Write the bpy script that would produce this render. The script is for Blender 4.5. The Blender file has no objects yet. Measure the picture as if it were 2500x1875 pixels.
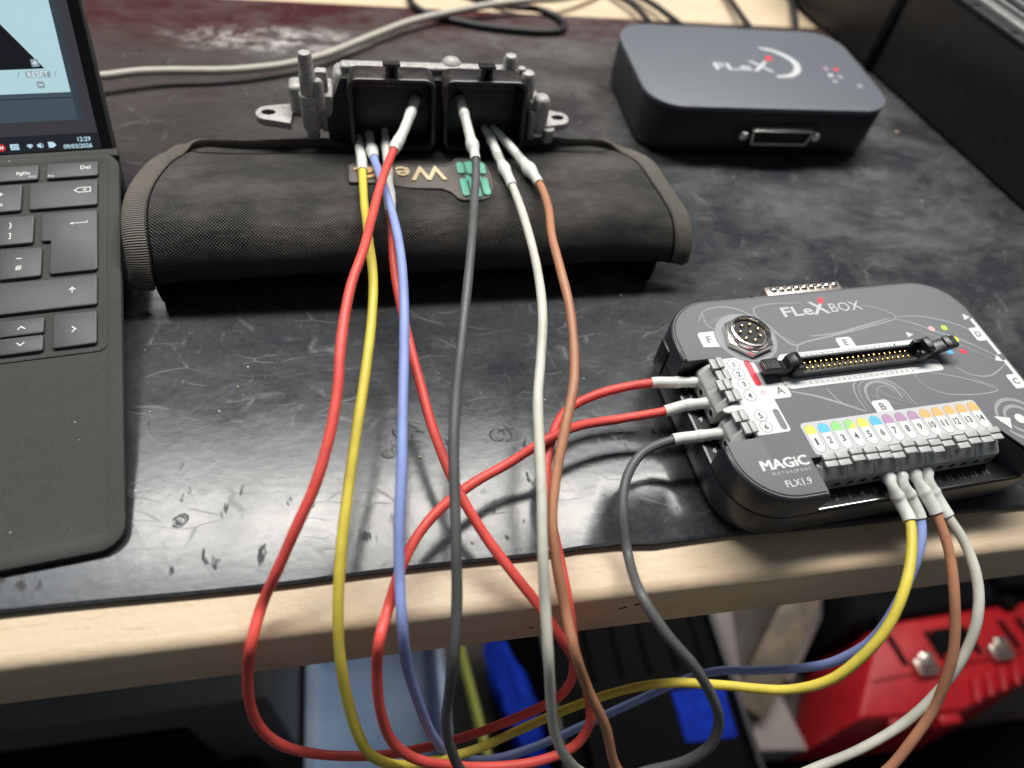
import bpy, bmesh, math, random
from mathutils import Vector, Matrix
random.seed(7)
scene = bpy.context.scene
COL = scene.collection
S = 0.001            # all lengths below are millimetres; 1 Blender unit = 1 m

# ------------------------------------------------------------------ camera
cam_d = bpy.data.cameras.new('camera')
cam_d.sensor_fit = 'HORIZONTAL'; cam_d.sensor_width = 36.0; cam_d.lens = 36.0 * 1718.45 / 2500.0
cam_d.clip_start = 0.01; cam_d.clip_end = 50.0
cam_d.dof.use_dof = True; cam_d.dof.focus_distance = 0.279; cam_d.dof.aperture_fstop = 5.2
cam = bpy.data.objects.new('camera', cam_d); COL.objects.link(cam)
_r = Vector((0.98062313, -0.15800782, 0.11580933)); _u = Vector((0.05626301, 0.79340272, 0.60609125)); _f = Vector((0.1876506, 0.58783132, -0.78691905))
cam.matrix_world = Matrix(((_r.x, _u.x, -_f.x, 0), (_r.y, _u.y, -_f.y, 0), (_r.z, _u.z, -_f.z, 240.5 * S), (0, 0, 0, 1)))
scene.camera = cam

# ------------------------------------------------------------------ light
world = bpy.data.worlds.new('World'); scene.world = world; world.use_nodes = True
bg = world.node_tree.nodes['Background']
bg.inputs[0].default_value = (0.78, 0.88, 1.0, 1); bg.inputs[1].default_value = 0.10

def area(name, loc, target, sx, sy, power, color):
    d = bpy.data.lights.new(name, 'AREA'); d.shape = 'RECTANGLE'; d.size = sx * S; d.size_y = sy * S
    d.energy = power; d.color = color
    o = bpy.data.objects.new(name, d); COL.objects.link(o)
    o.location = Vector(loc) * S
    o.rotation_euler = (Vector(target) - Vector(loc)).to_track_quat('-Z', 'Y').to_euler()
    return o
# the long ceiling luminaire behind the bench: shadows fall towards the viewer, its glare lies on the front of the mat
area('ceiling_luminaire', (120, 872, 1480), (90, 190, 0), 1500, 150, 24.0, (1.0, 0.93, 0.82))
# the wide pale roof light behind it: a broad cool sheen on the mat
area('roof_light', (120, 935, 1570), (90, 190, 0), 2200, 430, 34.0, (0.92, 0.965, 1.0))
# added fill light, unseen under the table top: brightens what stands below it
area('under_bench_fill', (440, 320, -62), (430, 190, -1000), 620, 50, 2.4, (1.0, 0.95, 0.9))

scene.view_settings.view_transform = 'Standard'; scene.view_settings.look = 'None'
scene.view_settings.exposure = 0.0; scene.view_settings.gamma = 1.0
scene.view_settings.use_curve_mapping = False
scene.render.engine = 'CYCLES'
scene.cycles.max_bounces = 5; scene.cycles.diffuse_bounces = 3; scene.cycles.glossy_bounces = 3
scene.cycles.use_adaptive_sampling = True; scene.cycles.adaptive_threshold = 0.03
scene.cycles.caustics_reflective = False; scene.cycles.caustics_refractive = False
try:
    scene.cycles.use_denoising = True
except Exception:
    pass

# ------------------------------------------------------------------ materials
MATS = {}
class NT:
    """small node helper"""
    def __init__(s, name):
        s.m = bpy.data.materials.new(name); s.m.use_nodes = True
        s.t = s.m.node_tree; s.b = s.t.nodes['Principled BSDF']; MATS[name] = s.m
    def n(s, typ, **kw):
        o = s.t.nodes.new(typ)
        for k, v in kw.items():
            if k == 'in_':
                for kk, vv in v.items():
                    if hasattr(vv, 'is_output') or isinstance(vv, bpy.types.NodeSocket): s.t.links.new(vv, o.inputs[kk])
                    else: o.inputs[kk].default_value = vv
            else: setattr(o, k, v)
        return o
    def link(s, a, b): s.t.links.new(a, b)
    def coord(s, kind='Object'): return s.n('ShaderNodeTexCoord').outputs[kind]
    def mapping(s, vec, scale=(1, 1, 1), rot=(0, 0, 0), loc=(0, 0, 0)):
        return s.n('ShaderNodeMapping', in_={'Vector': vec, 'Scale': scale, 'Rotation': rot, 'Location': loc}).outputs[0]
    def noise(s, vec, scale, detail=4, rough=.55, dist=0):
        return s.n('ShaderNodeTexNoise', in_={'Vector': vec, 'Scale': scale, 'Detail': detail, 'Roughness': rough, 'Distortion': dist}).outputs['Fac']
    def ramp(s, fac, a, b, ca=(0, 0, 0, 1), cb=(1, 1, 1, 1)):
        o = s.n('ShaderNodeValToRGB', in_={'Fac': fac}); e = o.color_ramp.elements
        e[0].position = a; e[1].position = b; e[0].color = ca; e[1].color = cb
        return o.outputs[0]
    def mix(s, fac, a, b):
        o = s.n('ShaderNodeMix', data_type='RGBA')
        for i, v in ((0, fac), (6, a), (7, b)):
            if isinstance(v, bpy.types.NodeSocket): s.link(v, o.inputs[i])
            else: o.inputs[i].default_value = v
        return o.outputs[2]
    def math(s, op, a, b=0.0, c=0.0, clamp=False):
        o = s.n('ShaderNodeMath', operation=op, use_clamp=clamp)
        for i, v in enumerate((a, b, c)):
            if isinstance(v, bpy.types.NodeSocket): s.link(v, o.inputs[i])
            else: o.inputs[i].default_value = v
        return o.outputs[0]
    def bump(s, h, strength, dist=.001, normal=None):
        o = s.n('ShaderNodeBump', in_={'Height': h, 'Strength': strength, 'Distance': dist})
        if normal is not None: s.link(normal, o.inputs['Normal'])
        return o.outputs[0]
    def set(s, **kw):
        for k, v in kw.items():
            k = {'color': 'Base Color', 'rough': 'Roughness', 'metal': 'Metallic', 'normal': 'Normal', 'spec': 'Specular IOR Level',
                 'emis': 'Emission Color', 'estr': 'Emission Strength', 'sheen': 'Sheen Weight', 'coat': 'Coat Weight', 'trans': 'Transmission Weight',
                 'sss': 'Subsurface Weight'}.get(k, k)
            if isinstance(v, bpy.types.NodeSocket): s.link(v, s.b.inputs[k])
            else: s.b.inputs[k].default_value = v
        return s.m

def c4(c): return (c[0], c[1], c[2], 1.0)
def plain(name, col, rough=.5, metal=0.0, grain=0.0, gscale=900, bump=0.0, spec=.5, dust=0.0, dustcol=(.25, .23, .2)):
    n = NT(name); co = n.coord()
    col = c4(col); base = col
    n1 = n.noise(co, gscale, 3)
    if grain:
        lo = tuple(max(0, x * (1 - grain)) for x in col[:3]) + (1,); hi = tuple(min(1, x * (1 + grain)) for x in col[:3]) + (1,)
        base = n.ramp(n1, .3, .7, lo, hi)
    if dust:
        d = n.ramp(n.noise(co, 60, 6, .7), .5, .85)
        base = n.mix(n.math('MULTIPLY', d, dust), base, c4(dustcol))
    kw = {}
    if bump: kw['normal'] = n.bump(n1, bump, .0004)
    r = n.math('ADD', n.math('MULTIPLY', n.noise(co, 120, 5), .16), rough - .08, clamp=True)
    return n.set(color=base, rough=r, metal=metal, spec=spec, **kw)
def emissive(name, col, strength=1.0, rough=.15):
    n = NT(name)
    return n.set(color=(.01, .01, .012, 1), rough=rough, emis=c4(col), estr=strength)

def make_mat_rubber():
    n = NT('black_rubber'); co = n.coord()          # object coordinates in metres, origin on the mat
    warp = n.n('ShaderNodeTexNoise', in_={'Vector': co, 'Scale': 14.0, 'Detail': 3.0}).outputs['Color']
    wv = n.n('ShaderNodeVectorMath', operation='MULTIPLY_ADD', in_={0: warp, 1: (.028, .028, .028), 2: co}).outputs[0]
    # scratches: cell borders of stretched, warped Voronoi
    scr = None
    for i, (rz, sc, st, th) in enumerate(((.5, 24, .22, .010), (1.9, 30, .20, .012), (2.7, 42, .28, .014), (1.25, 60, .25, .020))):
        mp = n.mapping(wv, (st, 1, 1), (0, 0, rz), (i * .37, i * .21, 0))
        v = n.n('ShaderNodeTexVoronoi', feature='DISTANCE_TO_EDGE', in_={'Vector': mp, 'Scale': float(sc)}).outputs['Distance']
        line = n.ramp(v, 0.0, th, (1, 1, 1, 1), (0, 0, 0, 1))
        gate = n.ramp(n.noise(n.mapping(co, loc=(i * 1.3, i * .7, 0)), 48, 3), .51, .64)
        m = n.math('MULTIPLY', line, gate)
        scr = m if scr is None else n.math('MAXIMUM', scr, m)
    smear = n.ramp(n.noise(n.mapping(wv, (.7, 1.2, 1), (0, 0, .6)), 24, 5, .72, .2), .40, .85)
    fine = n.noise(co, 420, 4, .6)
    sep = n.n('ShaderNodeSeparateXYZ', in_={'Vector': co}); x, y = sep.outputs[0], sep.outputs[1]
    wob = n.math('MULTIPLY', n.math('SUBTRACT', n.noise(co, 11, 4), .5), .16)
    # dustier towards the back right, brown and maroon reflection painted over the back left
    dx = n.math('ADD', n.math('MULTIPLY', x, 1.5), n.math('MULTIPLY', y, 1.6))
    dustz = n.math('ADD', n.ramp(n.math('ADD', dx, wob), .48, .98), 0.30, clamp=True)
    brown_reflection = n.ramp(n.math('ADD', n.math('ADD', y, n.math('MULTIPLY', x, -.25)), wob), .27, .44)
    maroon_reflection = n.ramp(n.math('ADD', n.math('ADD', y, n.math('MULTIPLY', x, -.10)), n.math('MULTIPLY', wob, .5)), .455, .50)
    base = n.ramp(fine, .3, .75, (.022, .0235, .027, 1), (.043, .0455, .0515, 1))
    base = n.mix(n.math('MULTIPLY', brown_reflection, .8), base, (.070, .053, .047, 1))
    base = n.mix(n.math('MULTIPLY', maroon_reflection, .85), base, (.060, .010, .012, 1))
    base = n.mix(n.math('MULTIPLY', smear, n.math('MULTIPLY', dustz, 1.0)), base, (.16, .158, .153, 1))
    base = n.mix(n.math('MULTIPLY', scr, .30), base, (.20, .20, .205, 1))
    # chalky white smear at the back, and dust grains
    sm = n.n('ShaderNodeVectorMath', operation='SUBTRACT', in_={0: co, 1: (-.052, .468, 0)}).outputs[0]
    sm = n.n('ShaderNodeVectorMath', operation='MULTIPLY', in_={0: sm, 1: (13.0, 46.0, 0)}).outputs[0]
    sl = n.n('ShaderNodeVectorMath', operation='LENGTH', in_={0: sm}).outputs['Value']
    chalk = n.math('MULTIPLY', n.ramp(sl, .15, 1.0, (1, 1, 1, 1), (0, 0, 0, 1)), n.ramp(n.noise(n.mapping(co, (1, 1.9, 1), (0, 0, .3)), 60, 8, .78, .3), .47, .57))
    base = n.mix(n.math('MULTIPLY', chalk, .85), base, (.62, .58, .55, 1))
    gv = n.n('ShaderNodeTexVoronoi', in_={'Vector': co, 'Scale': 190.0}).outputs['Distance']
    grains = n.math('MULTIPLY', n.ramp(gv, .05, .10, (1, 1, 1, 1), (0, 0, 0, 1)), n.ramp(n.noise(co, 70, 2), .60, .64))
    base = n.mix(grains, base, (.45, .43, .40, 1))
    # round press marks and dark scuffs near the front
    marks = None
    for (mx, my, r) in MARKS:
        d = n.n('ShaderNodeVectorMath', operation='DISTANCE', in_={0: co, 1: (mx * S, my * S, 0)}).outputs['Value']
        ring = n.math('ADD', n.math('MULTIPLY', n.math('COMPARE', d, r * S, .0003), .95), n.math('MULTIPLY', n.math('LESS_THAN', d, r * S), .42), clamp=True)
        marks = ring if marks is None else n.math('MAXIMUM', marks, ring)
    marks = n.math('MULTIPLY', marks, n.ramp(n.noise(co, 260, 3), .36, .60))
    scuff = n.math('MULTIPLY', n.ramp(n.noise(n.mapping(wv, (1.5, .6, 1), (0, 0, .3)), 150, 3, .5), .63, .70), n.ramp(n.noise(co, 30, 2), .48, .56))
    dark = n.math('MAXIMUM', marks, n.math('MULTIPLY', scuff, .8))
    base = n.mix(n.math('MULTIPLY', dark, .9), base, (.010, .010, .011, 1))
    rr = n.math('ADD', n.math('MULTIPLY', n.noise(wv, 40, 4, .75), .18), .07)
    rr = n.math('ADD', rr, n.math('MULTIPLY', scr, .12)); rr = n.math('ADD', rr, n.math('MULTIPLY', dark, .45))
    rr = n.math('ADD', rr, n.math('MULTIPLY', n.math('MULTIPLY', smear, dustz), .3), clamp=True)
    h = n.math('ADD', n.math('MULTIPLY', n.noise(co, 46, 3, .6), 1.0), n.math('MULTIPLY', fine, .16))
    return n.set(color=base, rough=rr, spec=.32, normal=n.bump(h, .11, .0012))
MARKS = [(8, 159, 3.0), (12, 158, 3.0), (15, 156, 2.6), (3, 150, 3.2), (7, 150.5, 2.8), (24, 151, 2.9), (24.6, 149, 2.9), (47, 154, 3.0), (50, 153.5, 3.0),
         (53, 159, 2.4), (-72, 127, 2.2), (-71, 128, 2.0)]
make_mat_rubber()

def make_beech():
    n = NT('beech_wood'); co = n.coord()
    st = n.mapping(co, (1.0, 14.0, 14.0))
    g = n.noise(st, 9, 6, .6, .4)
    fleck = n.n('ShaderNodeTexNoise', in_={'Vector': n.mapping(co, (1.0, 9.0, 9.0)), 'Scale': 90.0, 'Detail': 1.0}).outputs['Fac']
    fl = n.ramp(fleck, .64, .70)
    blotch = n.noise(co, 9, 5, .6)
    base = n.ramp(g, .3, .75, (.63, .475, .315, 1), (.74, .595, .42, 1))
    base = n.mix(n.math('MULTIPLY', fl, .22), base, (.40, .235, .11, 1))
    base = n.mix(n.math('MULTIPLY', n.ramp(blotch, .5, .75), .35), base, (.76, .64, .49, 1))
    grime = n.ramp(n.noise(co, 38, 7, .78), .60, .76)
    base = n.mix(n.math('MULTIPLY', grime, .35), base, (.12, .09, .07, 1))
    rr = n.math('ADD', n.math('MULTIPLY', n.noise(co, 90, 5), .25), .30)
    h = n.math('ADD', n.noise(co, 330, 4, .6), n.math('MULTIPLY', g, .6))
    return n.set(color=base, rough=rr, spec=.45, normal=n.bump(h, .30, .0006))
make_beech()

def make_fabric():
    n = NT('dusty_black_canvas')
    uv = n.n('ShaderNodeUVMap').outputs[0]           # u, v in millimetres
    co = n.coord()
    sep = n.n('ShaderNodeSeparateXYZ', in_={'Vector': uv})
    k = 2 * math.pi / 1.5
    a = n.math('SINE', n.math('MULTIPLY', sep.outputs[0], k)); b = n.math('SINE', n.math('MULTIPLY', sep.outputs[1], k))
    wv = n.math('MULTIPLY', a, b); wv = n.math('ADD', n.math('MULTIPLY', wv, .5), .5)
    base = n.mix(n.ramp(wv, .40, .80), (.008, .008, .0085, 1), (.112, .106, .099, 1))
    d = n.ramp(n.noise(n.mapping(co, (1, 1.4, 1)), 24, 7, .68), .44, .74)
    sepo = n.n('ShaderNodeSeparateXYZ', in_={'Vector': co})
    gate = n.ramp(n.math('MULTIPLY', sepo.outputs[2], 30.0), .35, .92)
    base = n.mix(n.math('MULTIPLY', n.math('MULTIPLY', d, gate), .55), base, (.175, .158, .140, 1))
    h = n.math('ADD', wv, n.math('MULTIPLY', n.noise(co, 700, 2), .5))
    nb = n.bump(n.math('ADD', n.noise(co, 26, 4, .6), n.math('MULTIPLY', n.noise(n.mapping(co, (1, 3.2, 1), (0, 0, .35)), 22, 3, .5), 1.2)), .75, .004)
    return n.set(color=base, rough=.92, spec=.15, normal=n.bump(h, .8, .0005, nb))
make_fabric()
def make_webbing(name, c0, c1):
    n = NT(name); uv = n.n('ShaderNodeUVMap').outputs[0]; co = n.coord()
    sep = n.n('ShaderNodeSeparateXYZ', in_={'Vector': uv})
    w = n.math('ADD', n.math('MULTIPLY', n.math('SINE', n.math('MULTIPLY', sep.outputs[0], 2 * math.pi / 1.0)), .5), .5)
    base = n.mix(w, c4(c0), c4(c1))
    d = n.ramp(n.noise(co, 45, 6, .7), .45, .8)
    base = n.mix(n.math('MULTIPLY', d, .55), base, (.27, .22, .175, 1))
    return n.set(color=base, rough=.9, spec=.15, normal=n.bump(w, .8, .0006))
make_webbing('ribbed_webbing', (.05, .047, .043), (.23, .21, .18))

def make_suede():
    n = NT('grey_suede'); co = n.coord()
    f = n.noise(co, 1900, 3, .6); b = n.noise(co, 18, 5, .6)
    base = n.ramp(f, .3, .72, (.052, .050, .047, 1), (.082, .079, .075, 1))
    base = n.mix(n.math('MULTIPLY', n.ramp(b, .4, .7), .35), base, (.095, .093, .090, 1))
    gv = n.n('ShaderNodeTexVoronoi', in_={'Vector': co, 'Scale': 240.0}).outputs['Distance']
    grains = n.math('MULTIPLY', n.ramp(gv, .06, .09, (1, 1, 1, 1), (0, 0, 0, 1)), n.ramp(n.noise(co, 90, 2), .60, .64))
    base = n.mix(grains, base, (.5, .49, .46, 1))
    return n.set(color=base, rough=.95, spec=.2, normal=n.bump(f, .5, .0004))
make_suede()

def make_concrete():
    n = NT('concrete'); co = n.coord()
    base = n.ramp(n.noise(co, 6, 7, .65), .3, .7, (.09, .08, .07, 1), (.24, .22, .20, 1))
    return n.set(color=base, rough=.8, normal=n.bump(n.noise(co, 60, 5), .3, .003))
make_concrete()
def make_translucent_bin():
    n = NT('frosted_blue_plastic'); co = n.coord()
    base = n.ramp(n.noise(n.mapping(co, (3, 3, 1)), 3, 4), .3, .7, (.26, .38, .58, 1), (.52, .66, .82, 1))
    return n.set(color=base, rough=.3, sss=.3, emis=(.30, .44, .66, 1), estr=0.0)
make_translucent_bin()

# wires
def silicone(name, col):
    n = NT(name); co = n.coord()
    lo = tuple(x * .82 for x in col) + (1,); hi = tuple(min(1, x * 1.06) for x in col) + (1,)
    base = n.ramp(n.noise(co, 60, 5, .65), .32, .58, lo, hi)
    gv = n.n('ShaderNodeTexVoronoi', in_={'Vector': co, 'Scale': 330.0}).outputs['Distance']
    sp = n.math('MULTIPLY', n.ramp(gv, .06, .10, (1, 1, 1, 1), (0, 0, 0, 1)), n.ramp(n.noise(co, 130, 2), .60, .64))
    base = n.mix(n.math('MULTIPLY', sp, .5), base, (.7, .68, .64, 1))
    rr = n.math('ADD', n.math('MULTIPLY', n.noise(co, 200, 3), .2), .36)
    return n.set(color=base, rough=rr, spec=.4, sss=0.0, normal=n.bump(n.noise(co, 900, 2), .08, .0003))
silicone('red_silicone', (.80, .098, .078)); silicone('yellow_silicone', (.74, .60, .085)); silicone('blue_silicone', (.285, .36, .71))
silicone('grey_silicone', (.105, .105, .105)); silicone('white_silicone', (.64, .625, .53)); silicone('brown_silicone', (.47, .215, .12))
plain('white_shrink', (.74, .74, .69), .34, grain=.06, gscale=160, spec=.5, dust=.15)
plain('cream_cable', (.46, .43, .365), .45, grain=.05, gscale=200)
plain('black_cable', (.02, .02, .022), .45)
plain('black_plastic', (.013, .013, .014), .36, grain=.2, gscale=500, dust=.10)
plain('black_plastic_brown_sheen', (.020, .018, .017), .34, grain=.2, gscale=300, dust=.8, dustcol=(.17, .115, .10))  # brown reflection on the connectors, painted in through the dust colour
plain('pin_dark', (.09, .085, .08), .4, metal=.5)
plain('cavity_black', (.004, .004, .0042), .55)
plain('cast_aluminium', (.40, .385, .365), .55, metal=.15, grain=.25, gscale=480, bump=.8, dust=.45, dustcol=(.42, .37, .34))
plain('nickel', (.78, .74, .67), .22, metal=1.0)
plain('copper_shell', (.66, .54, .46), .3, metal=.9)
plain('header_grey', (.040, .040, .042), .38)
plain('brass', (.72, .58, .36), .3, metal=1.0)
plain('chrome_bright', (.85, .82, .76), .16, metal=1.0)
plain('gold', (.75, .50, .17), .25, metal=1.0)
plain('slate_plastic', (.030, .033, .042), .33, grain=.08, gscale=1500, bump=.1, dust=.06)
plain('navy_plastic', (.017, .019, .026), .42, grain=.08, gscale=900, dust=.06)
plain('grey_lid', (.118, .128, .148), .52, grain=.05, gscale=1200)
plain('film_grey', (.168, .171, .178), .62, grain=.07, gscale=2600, spec=.22)
plain('film_line', (.30, .308, .322), .55, spec=.35)
plain('print_white', (.66, .66, .655),.6, spec=.3)
plain('print_offwhite', (.52, .525, .53),.6, spec=.3)
plain('print_grey', (.16, .16, .165), .5)
plain('print_dark', (.03, .03, .033), .5)
plain('print_red', (.75, .05, .085), .4); plain('print_pink', (.80, .42, .45), .4)
plain('print_yellow', (.82, .72, .08), .4); plain('print_blue', (.09, .45, .80), .4); plain('print_green', (.26, .62, .20), .4)
plain('print_mauve', (.42, .25, .40), .4); plain('print_orange', (.86, .43, .15), .4); plain('print_lime', (.45, .72, .08), .4)
plain('terminal_grey', (.43, .43, .42), .42, grain=.06, gscale=700)
plain('pcb_edge', (.30, .28, .16), .5)
plain('key_grey', (.062, .064, .066), .55, grain=.10, gscale=1800, dust=.06)
plain('legend_white', (.62, .62, .58), .5)
plain('tablet_metal', (.035, .035, .036), .45, grain=.08)
plain('bezel_glass', (.004, .004, .0045), .07)
plain('patch_rubber', (.105, .09, .08), .6, dust=.5, dustcol=(.24, .19, .15)); plain('patch_cream', (.62, .49, .30), .6, grain=.1, gscale=300, dust=.3)
plain('patch_orange', (.60, .33, .13), .6, grain=.1, dust=.3); plain('patch_green', (.14, .47, .34), .55, grain=.08, gscale=300, dust=.25, dustcol=(.35, .33, .28))
plain('case_black', (.011, .011, .012), .45, grain=.1, dust=.08); plain('case_rim', (.34, .335, .325), .38, metal=.6, grain=.15, gscale=240)
plain('tool_red', (.50, .010, .018), .42, grain=.12, gscale=60, dust=.12); plain('cobalt_blue', (.006, .032, .40), .8, grain=.25, gscale=90, spec=.12)
plain('dull_black', (.006, .006, .0065), .85, spec=.08); plain('cabinet_grey', (.045, .05, .055), .5, grain=.15, gscale=30)
plain('pale_board', (.30, .265, .258), .6, grain=.06, gscale=60); plain('olive_cord', (.30, .33, .05), .55); plain('old_wood', (.16, .13, .09), .6, grain=.35, gscale=40)
plain('crumb_tan', (.50, .40, .27), .7, grain=.2)
emissive('screen_blue', (.46, .68, .74), .95); emissive('screen_slate', (.055, .085, .105), .9); emissive('screen_slate_edge', (.035, .052, .065), .9)
emissive('screen_black', (.004, .005, .006), .8); emissive('screen_task', (.012, .014, .020), .9); emissive('screen_dim', (.045, .042, .050), .9)
emissive('screen_button', (.26, .36, .39), .95); emissive('screen_text', (.52, .74, .86), 1.0); emissive('screen_white', (.70, .86, .90), .95); emissive('screen_red', (.55, .02, .03), 1.0)

# ------------------------------------------------------------------ mesh helpers (millimetres in, metres out)
def build(name, vf, mat, parent=None, loc=(0, 0, 0), rotz=0.0, mtx=None, bevel=0.0, seg=2, smooth=35, uv=None, bev_angle=30):
    v, f = vf
    me = bpy.data.meshes.new(name)
    me.from_pydata([(a[0] * S, a[1] * S, a[2] * S) for a in v], [], f)
    if uv is not None:
        l = me.uv_layers.new(name='UVMap')
        for lp in me.loops: l.data[lp.index].uv = uv[lp.vertex_index]
    bm = bmesh.new(); bm.from_mesh(me)
    bmesh.ops.recalc_face_normals(bm, faces=bm.faces)
    if bevel:
        ed = [e for e in bm.edges if len(e.link_faces) == 2 and e.calc_face_angle(0) > math.radians(bev_angle)]
        bmesh.ops.bevel(bm, geom=ed, offset=bevel * S, segments=seg, profile=.5, affect='EDGES', clamp_overlap=True)
    bm.to_mesh(me); bm.free()
    if smooth:
        for p in me.polygons: p.use_smooth = True
        me.set_sharp_from_angle(angle=math.radians(smooth))
    me.materials.append(MATS[mat])
    o = bpy.data.objects.new(name, me); COL.objects.link(o)
    if parent is not None: o.parent = parent
    if mtx is not None: o.matrix_local = mtx
    else:
        o.location = Vector(loc) * S; o.rotation_euler = (0, 0, rotz)
    return o
def inst(src, name, parent, loc=None, rotz=None, mtx=None):
    o = bpy.data.objects.new(name, src.data); COL.objects.link(o); o.parent = parent
    if mtx is not None: o.matrix_local = mtx
    else:
        o.location = Vector(loc or (0, 0, 0)) * S; o.rotation_euler = (0, 0, rotz or 0.0)
    return o
def tag(o, label, cat, group=None, kind=None):
    o['label'] = label; o['category'] = cat
    if group: o['group'] = group
    if kind: o['kind'] = kind
    return o
def thing(name, label, cat, loc, rotz=0.0, group=None):
    o = bpy.data.objects.new(name, None); COL.objects.link(o)
    o.location = Vector(loc) * S; o.rotation_euler = (0, 0, rotz); o.empty_display_size = .01
    return tag(o, label, cat, group)

def box(x0, x1, y0, y1, z0, z1):
    v = [(x, y, z) for z in (z0, z1) for y in (y0, y1) for x in (x0, x1)]
    return v, [(0, 2, 3, 1), (4, 5, 7, 6), (0, 1, 5, 4), (2, 6, 7, 3), (0, 4, 6, 2), (1, 3, 7, 5)]
def join(*vfs):
    V, Fc = [], []
    for v, f in vfs:
        k = len(V); V += list(v); Fc += [tuple(i + k for i in q) for q in f]
    return V, Fc
def xf(vf, m):
    return [tuple(m @ Vector(a)) for a in vf[0]], vf[1]
def arc(cx, cy, r, a0, a1, n=8):
    return [(cx + r * math.cos(math.radians(a0 + (a1 - a0) * i / n)), cy + r * math.sin(math.radians(a0 + (a1 - a0) * i / n))) for i in range(n + 1)]
def rrect(x0, x1, y0, y1, r, n=6):
    r = min(r, (x1 - x0) / 2 - 1e-4, (y1 - y0) / 2 - 1e-4)
    return arc(x0 + r, y0 + r, r, 180, 270, n) + arc(x1 - r, y0 + r, r, 270, 360, n) + arc(x1 - r, y1 - r, r, 0, 90, n) + arc(x0 + r, y1 - r, r, 90, 180, n)
def offset_poly(p, d):
    """inset a counter-clockwise polygon by d"""
    n = len(p); out = []
    for i in range(n):
        a, b, c = Vector(p[i - 1]), Vector(p[i]), Vector(p[(i + 1) % n])
        e1 = (b - a); e2 = (c - b)
        if e1.length < 1e-9: e1 = e2
        if e2.length < 1e-9: e2 = e1
        e1.normalize(); e2.normalize()
        n1 = Vector((-e1.y, e1.x)); n2 = Vector((-e2.y, e2.x)); m = n1 + n2
        if m.length < 1e-6: m = n1.copy()
        m.normalize(); k = max(.35, m.dot(n1))
        out.append(tuple(b + m * (d / k)))
    return out
def stack(p, levels):
    """loft a polygon through (z, inset) levels with caps"""
    V, Fc = [], []; n = len(p)
    for z, d in levels:
        q = offset_poly(p, d) if abs(d) > 1e-9 else p
        V += [(a[0], a[1], z) for a in q]
    for l in range(len(levels) - 1):
        for i in range(n):
            j = (i + 1) % n; Fc.append((l * n + i, l * n + j, (l + 1) * n + j, (l + 1) * n + i))
    Fc.append(tuple(range(n - 1, -1, -1))); k = (len(levels) - 1) * n; Fc.append(tuple(range(k, k + n)))
    return V, Fc
def prism(p, z0, z1, b=0.0, bb=0.0):
    lv = []
    if bb: lv += [(z0, bb), (z0 + bb * .3, bb * .3), (z0 + bb, 0)]
    else: lv += [(z0, 0)]
    if b: lv += [(z1 - b, 0), (z1 - b * .3, b * .3), (z1, b)]
    else: lv += [(z1, 0)]
    return stack(p, lv)
def sheet(p, z):
    """printed film: a thin raised layer"""
    return prism(p, z - .03, z)
def disc(cx, cy, r, z, n=20, h=.03):
    return prism([(cx + r * math.cos(2 * math.pi * i / n), cy + r * math.sin(2 * math.pi * i / n)) for i in range(n)], z - h, z)
def cyl(cx, cy, r, z0, z1, n=20, b=0.0):
    return prism([(cx + r * math.cos(2 * math.pi * i / n), cy + r * math.sin(2 * math.pi * i / n)) for i in range(n)], z0, z1, b)
def lathe(prof, n=24):
    V, Fc = [], []
    for r, z in prof: V += [(r * math.cos(2 * math.pi * i / n), r * math.sin(2 * math.pi * i / n), z) for i in range(n)]
    for l in range(len(prof) - 1):
        for i in range(n):
            j = (i + 1) % n; Fc.append((l * n + i, l * n + j, (l + 1) * n + j, (l + 1) * n + i))
    Fc.append(tuple(range(n - 1, -1, -1))); k = (len(prof) - 1) * n; Fc.append(tuple(range(k, k + n)))
    return V, Fc
def ring(cx, cy, r0, r1, z0, z1, n=28, poly0=None, poly1=None):
    a = poly0 or [(cx + r0 * math.cos(2 * math.pi * i / n), cy + r0 * math.sin(2 * math.pi * i / n)) for i in range(n)]
    b = poly1 or [(cx + r1 * math.cos(2 * math.pi * i / n), cy + r1 * math.sin(2 * math.pi * i / n)) for i in range(n)]
    n = len(a); V = [(p[0], p[1], z0) for p in a] + [(p[0], p[1], z1) for p in a] + [(p[0], p[1], z0) for p in b] + [(p[0], p[1], z1) for p in b]
    Fc = []
    for i in range(n):
        j = (i + 1) % n
        Fc += [(i, n + i, n + j, j), (2 * n + i, 2 * n + j, 3 * n + j, 3 * n + i), (n + i, 3 * n + i, 3 * n + j, n + j), (i, j, 2 * n + j, 2 * n + i)]
    return V, Fc
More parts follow.
